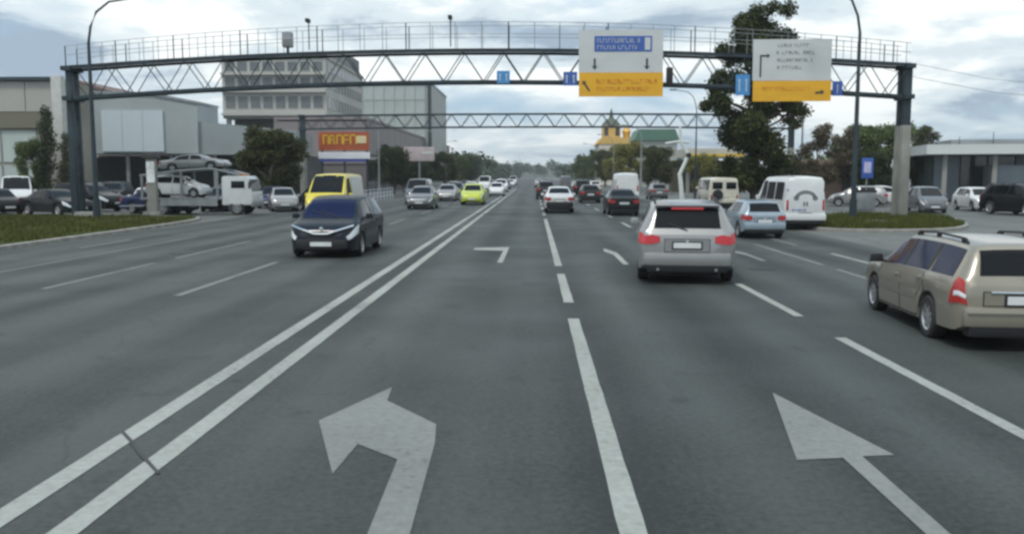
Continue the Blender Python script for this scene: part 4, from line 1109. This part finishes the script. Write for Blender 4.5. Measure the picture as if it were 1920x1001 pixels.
# grey store with overhang
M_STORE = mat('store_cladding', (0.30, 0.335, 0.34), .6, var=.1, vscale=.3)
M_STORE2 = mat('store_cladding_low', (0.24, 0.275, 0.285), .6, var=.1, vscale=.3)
M_PANEL = mat('pale_sign_panel', (0.45, 0.52, 0.55), .5, var=.08, vscale=.3)
b3 = thing('store', 'large grey store with an overhanging upper storey and blank pale panel', 'building', (-36, 89, 0))
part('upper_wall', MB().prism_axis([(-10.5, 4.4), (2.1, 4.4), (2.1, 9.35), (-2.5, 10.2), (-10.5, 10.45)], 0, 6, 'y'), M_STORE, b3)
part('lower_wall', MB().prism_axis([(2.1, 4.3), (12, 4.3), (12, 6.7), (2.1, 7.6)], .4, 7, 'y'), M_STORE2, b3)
part('roof_edge', MB().prism_axis([(-10.6, 10.46), (-2.5, 10.21), (2.2, 9.36), (2.2, 9.6), (-2.4, 10.48), (-10.6, 10.72)], -.15, 6, 'y'), M_GALV, b3)
for i in range(3):
    boxpart('sign_panel', (-6.55 + 2.1 * i - 0.0, -.12, 6.65), (2.07, .2, 4.1), M_PANEL, b3)
for i in range(11):
    boxpart('shop_window', (-9.4 + 2.05 * i, 4.0, 2.1), (1.98, .12, 4.0), M_DARKGLASS, b3)
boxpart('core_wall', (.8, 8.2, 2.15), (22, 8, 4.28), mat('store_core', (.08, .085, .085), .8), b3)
for x in (-10, -5.5, -1, 3.5, 8):
    part('column', MB().tube([(x, .8, 0), (x, .8, 4.38)], .2, 12), M_GALV, b3, 40)
# office block with a raised slab
M_OFF = mat('office_render', (0.38, 0.385, 0.36), .75, var=.1, vscale=.25)
M_OFFS = mat('office_side_render', (0.36, 0.355, 0.335), .75, var=.12, vscale=.25)
b4 = thing('office_block', 'cream office slab with three window bands raised above the trees', 'building', (-38, 130, 0))
part('wall', MB().box((0, 14, 14.9), (15.3, 28, 8.7)), M_OFF, b4)
win_grid(b4, -7.4, 7.4, [(17.35, 18.75), (15.0, 16.5), (12.0, 13.8)], 8, 0, M_WINGLASS, M_FRAME, .38)
for z in (16.95, 14.45, 11.1):
    boxpart('balcony_band', (0, -.35, z), (15.3, .7, .35), M_OFF, b4)
win_grid(b4, 1, 27, [(17.35, 18.75), (15.0, 16.5), (12.0, 13.8)], 12, 7.65, M_WINGLASS, M_FRAME, .5, 'y')
boxpart('parapet', (0, 14, 19.45), (15.7, 28.4, .4), M_OFF, b4)
boxpart('stair_tower', (5.6, 22, 20.6), (4.2, 6, 2.6), mat('tower_dark', (.12, .13, .135), .7), b4)
boxpart('podium', (0, 16, 5.2), (14, 26, 10.4), mat('podium_wall', (.14, .14, .13), .8), b4)
for x in (-7, 0, 7):
    boxpart('column', (x, .6, 5.25), (.6, .6, 10.5), M_OFFS, b4)
# green glass block
b5 = thing('glass_block', 'greenish curtain-walled block behind the cream office slab', 'building', (-27.6, 180, 0))
part('wall', MB().box((0, 15, 10.2), (14.0, 30, 20.4)), mat('block_core', (.32, .34, .33), .6), b5)
M_CURT = mat('curtain_glass', (.33, .37, .36), .18, var=.25, vscale=.3)
for i in range(6):
    for j in range(7):
        boxpart('glass_panel', (-5.75 + 2.1 * i, -.06, 1.6 + 2.86 * j), (2.0, .12, 2.72), M_CURT, b5)
boxpart('corner_fin', (6.6, -.3, 10.4), (.6, .8, 20.8), M_STEEL, b5)
boxpart('parapet', (0, 15, 20.6), (14.3, 30.4, .4), M_GALV, b5)
# long brown mall along the road
M_MALL = mat('mall_cladding', (.20, .175, .175), .6, var=.12, vscale=.2)
b6 = thing('mall', 'long brown shopping mall running along the far left kerb', 'building', (-22.3, 118, 0))
part('wall', MB().box((-6, 58, 4.6), (12, 116, 9.2)), mat('mall_wall', (.12, .105, .105), .7), b6)
for i in range(19):
    boxpart('cladding_panel', (.08, 3 + 6.1 * i, 7.3), (.16, 6.0, 4.4), M_MALL, b6)
    boxpart('shop_window', (.06, 3 + 6.1 * i, 2.0), (.12, 5.6, 3.6), M_DARKGLASS, b6)
for i in range(4):
    boxpart('cladding_panel', (-10.5 + 3 * i, -.08, 6.6), (2.95, .16, 5.6), M_MALL, b6)
boxpart('canopy', (.7, 58, 4.45), (1.4, 116, .3), M_GALV, b6)
boxpart('parapet', (-6, 58, 9.75), (12.5, 116.6, .35), M_MALL, b6)
# hoarding signs on posts
M_REDS = mat('hoarding_red', (.33, .07, .02), .5, var=.12)
M_YELS = mat('hoarding_yellow', (.62, .40, .02), .5, var=.08)
h1 = thing('shop_hoarding', 'red hoarding with yellow letters above a white and blue strip sign', 'billboard', (-21.0, 98, 0))
for x in (-2.5, 0, 2.5):
    part('post', MB().tube([(x, .2, 0), (x, .2, 6.9)], .12, 8), M_STEEL, h1, 40)
boxpart('red_panel', (0, 0, 5.98), (5.6, .14, 2.0), M_REDS, h1)
boxpart('white_strip', (0, 0, 4.42), (5.75, .14, .72), mat('hoarding_white', (.62, .64, .68), .5), h1)
boxpart('blue_strip', (-.2, 0, 3.86), (5.2, .14, .34), mat('hoarding_blue', (.04, .06, .24), .5), h1)
boxpart('pale_box', (1.95, -.09, 6.15), (1.1, .06, .8), mat('hoarding_pale', (.6, .52, .3), .5), h1)
for i, w in enumerate((.62, .5, .66, .5, .7)):
    mb = MB(); x = -2.25 + i * .75
    mb.box((x, -.1, 6.15), (.14, .05, 1.05)); mb.box((x + w / 2, -.1, 6.6), (w, .05, .15))
    if i % 2: mb.box((x + w / 2, -.1, 6.12), (w, .05, .13))
    if i != 3: mb.box((x + w - .07, -.1, 6.15), (.14, .05, 1.05))
    part('letter', mb, M_YELS, h1)
h2 = thing('billboard', 'pale pink billboard on a single pole by the brown mall', 'billboard', (-14.2, 110, 0))
part('pole', MB().tube([(0, .15, 0), (0, .15, 5.5)], .1, 8), M_GALV, h2, 40)
part('panel', MB().box((0, 0, 4.85), (3.8, .16, 1.75)), mat('billboard_pink', (.40, .34, .345), .5, var=.12, vscale=.8), h2, 40, .03)
boxpart('white_strip', (1.05, -.1, 5.0), (1.4, .03, .28), M_SIGNW, h2)
# pavilion on the right
b7 = thing('pavilion', 'low pavilion with a deep white roof edge and dark glazed front', 'building', (33.2, 73.0, 0), R(-12))
boxpart('roof_slab', (9.5, 5.6, 4.28), (21.5, 12.6, .78), mat('pavilion_fascia', (.52, .55, .54), .6, var=.08, vscale=.4), b7)
boxpart('roof_plant', (6, 6, 4.95), (9, 5, .5), M_GALV, b7)
boxpart('core_wall', (9.5, 7.5, 1.95), (19, 8, 3.9), mat('pavilion_core', (.05, .07, .06), .8), b7)
for i in range(9):
    boxpart('glass_panel', (1.2 + 2.1 * i, 3.4, 1.95), (1.98, .1, 3.7), M_DARKGLASS if i % 3 else mat('pavilion_grey_panel', (.14, .17, .2), .3), b7)
boxpart('kiosk_wall', (5.6, 2.0, 1.5), (3.2, 2.4, 3.0), mat('kiosk_grey', (.19, .22, .25), .6), b7)
for i in range(6):
    boxpart('column', (.3 + 3.7 * i, .1, 1.95), (.34, .34, 3.9), M_CONC, b7)
for i in range(7):
    bar('aerial', (2 + 2.6 * i, 3, 4.6), (2 + 2.6 * i, 3, 5.4 + .4 * (i % 3)), .03, M_STEEL, b7)
# brown kiosk under the trees
b8 = thing('kiosk', 'brown flat-roofed kiosk under the reddish trees', 'building', (27.5, 84, 0))
boxpart('wall', (0, 2, 1.6), (7.4, 4, 3.2), mat('kiosk_brown', (.11, .08, .065), .8, var=.2), b8)
boxpart('roof', (0, 1.8, 3.42), (8.2, 5, .5), mat('kiosk_roof', (.23, .17, .13), .7, var=.2), b8)
boxpart('hatch_window', (-1.2, -.06, 1.9), (2.4, .1, 1.1), M_DARKGLASS, b8); boxpart('door', (2.3, -.06, 1.1), (1.0, .1, 2.1), M_STEEL, b8)
# church
M_GOLD = mat('church_gold', (.62, .36, .06), .5, metal=.2, var=.15); M_OCHRE = mat('church_ochre', (.55, .36, .10), .75, var=.12); M_CHW = mat('church_white', (.55, .52, .45), .7)
b9 = thing('church', 'small ochre church with a dark spire showing above the trees', 'building', (20.6, 222, 0))
part('nave', MB().box((0, 6, 5.0), (8.6, 14, 10)), M_CHW, b9)
part('roof', MB().prism_axis([(-4.8, 10), (4.8, 10), (3.6, 11.6), (-3.6, 11.6)], -1.2, 13.2, 'y'), M_OCHRE, b9)
part('tower', MB().box((-1.0, 3, 13.0), (4.4, 4.4, 3.2)), M_OCHRE, b9)
for x in (-2.4, .4):
    boxpart('belfry_opening', (x, .78, 13.1), (1.0, .1, 2.0), M_DARKGLASS, b9)
part('spire', MB().lathe([(14.6, 2.5), (15.2, 2.2), (16.0, 1.5), (16.6, .6), (18.0, .35), (19.2, .02)], 16, 'z', (-1.0, 3, 0)), mat('spire_dark', (.07, .085, .06), .6), b9, 40)
part('dome', MB().lathe([(11.5, .9), (12.6, .95), (13.2, 1.15), (13.8, .8), (14.4, .15), (15.0, .02)], 14, 'z', (2.9, 3, 0)), M_GOLD, b9, 40)
# green roofed house
b10 = thing('house', 'pale building with a green roof behind the far gantry', 'building', (24.6, 178, 0))
part('wall', MB().box((0, 5, 4.6), (8.2, 10, 9.2)), mat('house_wall', (.32, .34, .31), .75), b10)
part('roof', MB().prism_axis([(-4.5, 9.2), (4.5, 9.2), (3.6, 11.4), (-3.6, 11.4)], -.5, 10.5, 'y'), mat('green_roof', (.07, .16, .115), .6), b10)
win_grid(b10, -3.6, 3.6, [(6.4, 8.0), (3.6, 5.2)], 4, 0, M_WINGLASS, M_FRAME, .8)
# filling-station canopy
b11 = thing('station_canopy', 'cream canopy with a yellow stripe beyond the cream van', 'canopy', (22.6, 112, 0))
boxpart('roof', (0, 3, 5.0), (7.4, 8, 1.1), mat('canopy_cream', (.44, .43, .36), .6), b11)
boxpart('stripe', (0, -1.02, 4.72), (7.4, .06, .3), M_YELS, b11)
for x in (-2.8, 2.8):
    boxpart('column', (x, 2, 2.25), (.4, .4, 4.5), M_CONC, b11)
boxpart('shop_wall', (0, 8.5, 2.1), (8, 2.6, 4.2), mat('shop_dark', (.07, .06, .045), .8), b11)
boxpart('shop_sign', (.5, 7.1, 3.3), (5.2, .1, .6), mat('shop_sign_cream', (.45, .42, .35), .6), b11)
# white bent mast
ms = thing('bent_mast', 'white zigzag steel mast rising behind the silver SUV', 'mast', (12.6, 75, 0))
mp_ = mat('mast_white', (.58, .63, .60), .5, var=.08)
part('column', MB().tube([(0, 0, 0), (-.15, 0, 1.6), (-.25, 0, 2.3)], .2, 8, .17), mp_, ms, 40)
part('lower_arm', MB().tube([(-.28, 0, 2.2), (.45, 0, 3.9)], .17, 8, .14), mp_, ms, 40)
part('upper_arm', MB().tube([(.45, 0, 3.85), (-.2, 0, 5.0), (-.3, 0, 6.3)], .17, 8, .11), mp_, ms, 40)
part('crosspiece', MB().tube([(-1.5, 0, 4.85), (-.2, 0, 5.05), (.5, 0, 4.9)], .1, 8), mp_, ms, 40)
part('knuckle', MB().lathe([(-.2, .22), (.2, .22), (.22, .01)], 10, 'y', (.45, 0, 3.88)), M_STEEL, ms, 40)

# ================================================================== TREES
def crown_mesh(seed, clumps, leaves, leaf, spread):
    """many small leaf faces round clump centres; clumps: list of (centre, radius)"""
    rg = np.random.default_rng(seed)
    V = []; F = []
    tot = sum(r ** 2 for _, r in clumps)
    k = 0
    for c, r in clumps:
        n = max(20, int(leaves * r ** 2 / tot))
        d = rg.normal(size=(n, 3)); d /= np.linalg.norm(d, axis=1)[:, None]
        rad = r * (rg.random(n) ** .45) * rg.uniform(.75, 1.15, n)
        p = np.array(c) + d * rad[:, None] * np.array(spread)
        u = rg.normal(size=(n, 3)) + d * .4; u /= np.linalg.norm(u, axis=1)[:, None]
        w = np.cross(u, rg.normal(size=(n, 3))); w /= np.linalg.norm(w, axis=1)[:, None]
        s = (leaf * rg.uniform(.55, 1.3, n))[:, None]
        q = np.stack([p - u * s, p + w * s * .55, p + u * s, p - w * s * .55], 1).reshape(-1, 3)
        V.append(q)
        F.append(np.arange(k, k + 4 * n).reshape(-1, 4)); k += 4 * n
    V = np.concatenate(V); F = np.concatenate(F)
    me = bpy.data.meshes.new('crown')
    me.from_pydata(V.tolist(), [], F.tolist())
    return me
def make_tree(kind, seed):
    rr = random.Random(seed); cl = []
    if kind == 'round':                       # broad crown, 6 m tall
        for _ in range(26):
            a = rr.uniform(0, 6.28); h = rr.uniform(1.5, 5.4); w = 2.1 * math.sin(math.pi * min(1, max(.12, (h - .6) / 5.6))) ** .7
            q = w * rr.uniform(.2, 1.0) ** .6
            cl.append(((q * math.cos(a), q * math.sin(a), h), rr.uniform(.45, .95)))
        return dict(crown=crown_mesh(seed, [(c_, r_ * 1.08) for c_, r_ in cl], 14000, .105, (1, 1, .85)), clumps=cl, h=6.0, r=.16)
    if kind == 'poplar':                      # tall irregular dark tree, 14 m, open top
        zones = [(11, -1.6, 1.7, 11.4, 13.5, .45, .8), (9, .8, 2.2, 10.2, 11.9, .4, .65), (9, -3.0, -.9, 8.2, 10.8, .4, .75), (6, -3.4, -1.8, 6.4, 7.6, .3, .6),
                 (14, -.9, 1.8, 7.4, 11.2, .45, .9), (34, -1.7, 2.9, 1.4, 7.2, .5, 1.0), (5, 2.2, 3.3, 5.6, 7.4, .35, .6)]
        for n_, xa, xb, za, zb, ra, rb in zones:
            for _ in range(n_ + 2):
                cl.append(((rr.uniform(xa, xb), rr.uniform(-1.9, 1.9) * (1 if za < 5 else .7), rr.uniform(za, zb)), rr.uniform(ra, rb)))
        return dict(crown=crown_mesh(seed, [(c_, r_ * 1.22) for c_, r_ in cl], 62000, .115, (1, 1, .9)), clumps=cl, h=13.0, r=.3)
    if kind == 'cypress':
        for i in range(18):
            h = .6 + 6.2 * i / 18; w = .5 * math.sin(math.pi * (.15 + .8 * i / 18))
            a = rr.uniform(0, 6.28); cl.append(((w * math.cos(a) * .6, w * math.sin(a) * .6, h), .35 + w * .5))
        return dict(crown=crown_mesh(seed, cl, 3000, .11, (1, 1, 1.3)), clumps=cl, h=6.5, r=.1)
    for _ in range(20):                       # 'loose': taller, thin, gaps
        a = rr.uniform(0, 6.28); h = rr.uniform(1.8, 7.4); w = 2.0 * (1 - abs(h - 4.2) / 5.0)
        q = w * rr.uniform(.3, 1.1)
        cl.append(((q * math.cos(a), q * math.sin(a), h), rr.uniform(.4, .85)))
    return dict(crown=crown_mesh(seed, [(c_, r_ * 1.1) for c_, r_ in cl], 7000, .11, (1, 1, .9)), clumps=cl, h=7.4, r=.15)
def trunk_mesh(t, seed):
    rr = random.Random(seed); mb = MB()
    pts = [(rr.uniform(-.06, .06) * i, rr.uniform(-.06, .06) * i, t['h'] * .88 * i / 6) for i in range(7)]
    mb.tube(pts, t['r'], 8, t['r'] * .2)
    for c, r in rr.sample(t['clumps'], min(12 if t['h'] < 10 else 80, len(t['clumps']))):
        z0 = max(.8, c[2] - rr.uniform(.6, 1.6)); i = min(5, int(z0 / (t['h'] * .88) * 6))
        b = Vector(pts[i]); b.z = z0; e = Vector(c)
        mb.tube([b, (b + e) / 2 + Vector((0, 0, .15)), e], t['r'] * .35, 5, t['r'] * .08)
    return mb.mesh('trunk', 40)
TREES = {}
for kind, seeds in (('round', (1, 2, 3)), ('poplar', (7,)), ('cypress', (11,)), ('loose', (21, 22))):
    TREES[kind] = []
    for sd in seeds:
        t = make_tree(kind, sd); TREES[kind].append((t['crown'], trunk_mesh(t, sd + 50)))
LEAF = dict(dark=leafmat('leaves_dark', (.012, .022, .010), (.042, .064, .024), (.075, .10, .035)),
            poplar=leafmat('leaves_tall_tree', (.012, .021, .007), (.055, .074, .020), (.11, .125, .035)),
            olive=leafmat('leaves_olive', (.022, .030, .010), (.068, .080, .028), (.11, .115, .045)),
            green=leafmat('leaves_green', (.035, .058, .018), (.105, .145, .045), (.16, .19, .07)),
            yellow=leafmat('leaves_yellow', (.09, .10, .025), (.22, .22, .06), (.30, .27, .08)),
            red=leafmat('leaves_reddish', (.045, .040, .024), (.115, .092, .056), (.14, .13, .07)),
            teal=leafmat('leaves_bluegreen', (.03, .052, .036), (.08, .115, .078), (.12, .155, .10)))
def tree(kind, v, col, label, x, y, s, sz=None, group=None, rz=0):
    me, tr = TREES[kind][v % len(TREES[kind])]
    t = thing('tree', label, 'tree', (x, y, 0), rz, group)
    t.scale = (s, s, sz or s)
    obj('trunk', tr, M_BARK, t); obj('crown', me, LEAF[col], t)
tree('poplar', 0, 'poplar', 'tall dark tree rising behind the bent arrow sign', 15.4, 62, 1.0, 1.0)
tree('round', 0, 'olive', 'dark olive tree right of the car transporter', -19.0, 63.5, 1.02, 1.0)
tree('round', 1, 'olive', 'second dark olive tree behind the first one, half hidden', -21.8, 72, .95, 1.05)
G1 = 'street trees before the brown mall'
for i, (v, c, x, y, s, lb) in enumerate([(1, 'dark', -16.3, 103, 1.0, 'dark tree just right of the red hoarding'), (2, 'dark', -16.6, 113, .95, 'dark tree between the red hoarding and the pink billboard'), (0, 'dark', -16.6, 124, 1.0, 'dark tree right behind the pink billboard'),
        (1, 'dark', -16.4, 138, 1.0, 'dark tree right of the pink billboard'), (2, 'olive', -15.2, 152, 1.05, 'olive tree at the far end of the brown mall'), (0, 'green', -15.8, 185, 1.15, 'green tree beyond the brown mall'), (1, 'teal', -14.5, 205, 1.2, 'blue green tree farther beyond the mall'), (2, 'green', -17, 228, 1.3, 'green tree farthest beyond the mall')]):
    tree('round', v, c, lb, x, y, s, None, G1, i * 1.3)
G2 = 'trees beyond the far gantry'
for i, (k, v, c, x, y, s, lb) in enumerate([('round', 2, 'yellow', 13.5, 125, 1.15, 'yellowish tree nearest behind the white high-sided van'), ('round', 0, 'yellow', 14.2, 146, 1.25, 'yellowish tree left of the church'), ('round', 1, 'dark', 17.6, 136, 1.15, 'dark tree below the church'), ('round', 2, 'olive', 13.8, 170, 1.2, 'olive tree left of the church, farther off'),
        ('loose', 0, 'green', 13.6, 196, 1.1, 'green tree far left of the church'), ('round', 0, 'yellow', 18.4, 96, .8, 'yellow green tree beside the white zigzag mast'), ('round', 1, 'olive', 15.4, 108, 1.0, 'olive tree behind the white zigzag mast'), ('round', 1, 'green', 12.9, 226, 1.3, 'green tree farthest along our kerb')]):
    tree(k, v, c, lb, x, y, s, None, G2, i * .9)
G3 = 'trees around the brown kiosk and pavilion'
for i, (k, v, c, x, y, s, lb) in enumerate([('loose', 0, 'red', 24.6, 77, .92, 'reddish brown tree left of the lamp post by the kiosk'), ('loose', 1, 'red', 27.8, 80, .85, 'reddish tree above the brown kiosk'), ('round', 0, 'red', 22.6, 74, .62, 'low reddish bush behind the white panel van'), ('round', 1, 'green', 31.2, 84, 1.22, 'green tree just right of the lamp post by the kiosk'),
        ('round', 2, 'green', 34.6, 87, 1.22, 'green tree behind the grey gantry column'), ('loose', 0, 'olive', 39.6, 90, 1.0, 'olive tree above the pavilion roof'), ('round', 1, 'dark', 29.6, 78, .75, 'low dark tree behind the blue information sign'), ('round', 0, 'dark', 35.4, 80.5, .72, 'low dark tree left of the pavilion'), ('round', 2, 'dark', 43.5, 92, .95, 'dark tree at the edge above the pavilion')]):
    tree(k, v, c, lb, x, y, s, None, G3, i * 1.7)
tree('cypress', 0, 'dark', 'slim dark cypress in front of the beige hall', -38.9, 70.0, 1.05, 1.12)
tree('round', 2, 'green', 'pale green small tree beside the cypress', -40.4, 70.6, .62, .85)
tree('cypress', 0, 'olive', 'slim olive cypress hidden behind the gantry column', -37.7, 70.6, .8, .82)
# low bush by the white van
tree('round', 1, 'green', 'low green bush beside the white panel van', 12.9, 42.5, .22, .2)

# ================================================================== FAR HILLS AND WOODS
def hills(name, x0, x1, y, h, seed, m):
    rr = random.Random(seed); n = 60; vv = []
    ph = [rr.uniform(0, 6.28) for _ in range(4)]
    for i in range(n + 1):
        x = x0 + (x1 - x0) * i / n
        z = h * (.72 + .16 * math.sin(x * .006 + ph[0]) + .08 * math.sin(x * .017 + ph[1]) + .04 * math.sin(x * .05 + ph[2]))
        vv += [(x, y - 160, -1), (x, y - 40, z * .7), (x, y, z), (x, y + 120, z * .6), (x, y + 260, -1)]
    ff = [(i * 5 + j, (i + 1) * 5 + j, (i + 1) * 5 + j + 1, i * 5 + j + 1) for i in range(n) for j in range(4)]
    o = obj(name, MB().add(vv, ff).mesh(name, 60), m); o['kind'] = 'structure'
M_HILL = mat('wooded_hill', (.035, .05, .035), .95, var=.4, vscale=.03)
hills('hills', -1400, 1400, 1150, 16, 3, M_HILL)
hills('hill', -1400, 1400, 1900, 30, 9, M_HILL)
rgw = np.random.default_rng(5); cl = []
for _ in range(340):
    sd = rgw.choice([-1, 1]); y = rgw.uniform(255, 620)
    x = sd * rgw.uniform(14, 60) * (1 if sd < 0 else 1.0) + (0 if y < 400 else 0)
    cl.append(((x, y, rgw.uniform(1.5, 7.5)), rgw.uniform(1.8, 3.6)))
for _ in range(170):
    cl.append(((rgw.uniform(-200, 200), rgw.uniform(640, 760), rgw.uniform(2, 11)), rgw.uniform(3, 5.5)))
wood = obj('treeline', crown_mesh(77, cl, 60000, .8, (1, 1, .9)), LEAF['teal'])
tag(wood, 'hazy band of distant woods lining the road near the horizon', 'woods', kind='stuff')
rgw = np.random.default_rng(8); cl = []
for _ in range(260):
    sd = rgw.choice([-1, 1])
    cl.append(((sd * rgw.uniform(50, 170), rgw.uniform(120, 300), rgw.uniform(1.5, 6.5)), rgw.uniform(1.6, 3.2)))
wood = obj('treeline', crown_mesh(78, cl, 40000, .5, (1, 1, .9)), LEAF['green'])
tag(wood, 'green woods behind the buildings on either side', 'woods', kind='stuff')

# ================================================================== HAZE
hz = MB().box((0, 1100, 34), (3300, 2400, 74))
hzm = bpy.data.materials.new('haze_air'); hzm.use_nodes = True
t = hzm.node_tree; t.nodes.clear()
ho = N(t, 'ShaderNodeOutputMaterial'); hv = N(t, 'ShaderNodeVolumePrincipled')
hv.inputs['Color'].default_value = (.86, .92, .95, 1); hv.inputs['Density'].default_value = 0.00035; hv.inputs['Anisotropy'].default_value = 0.2
L(t, hv.outputs[0], ho.inputs['Volume'])
haze = part('haze', hz, hzm, None)
haze['kind'] = 'stuff'
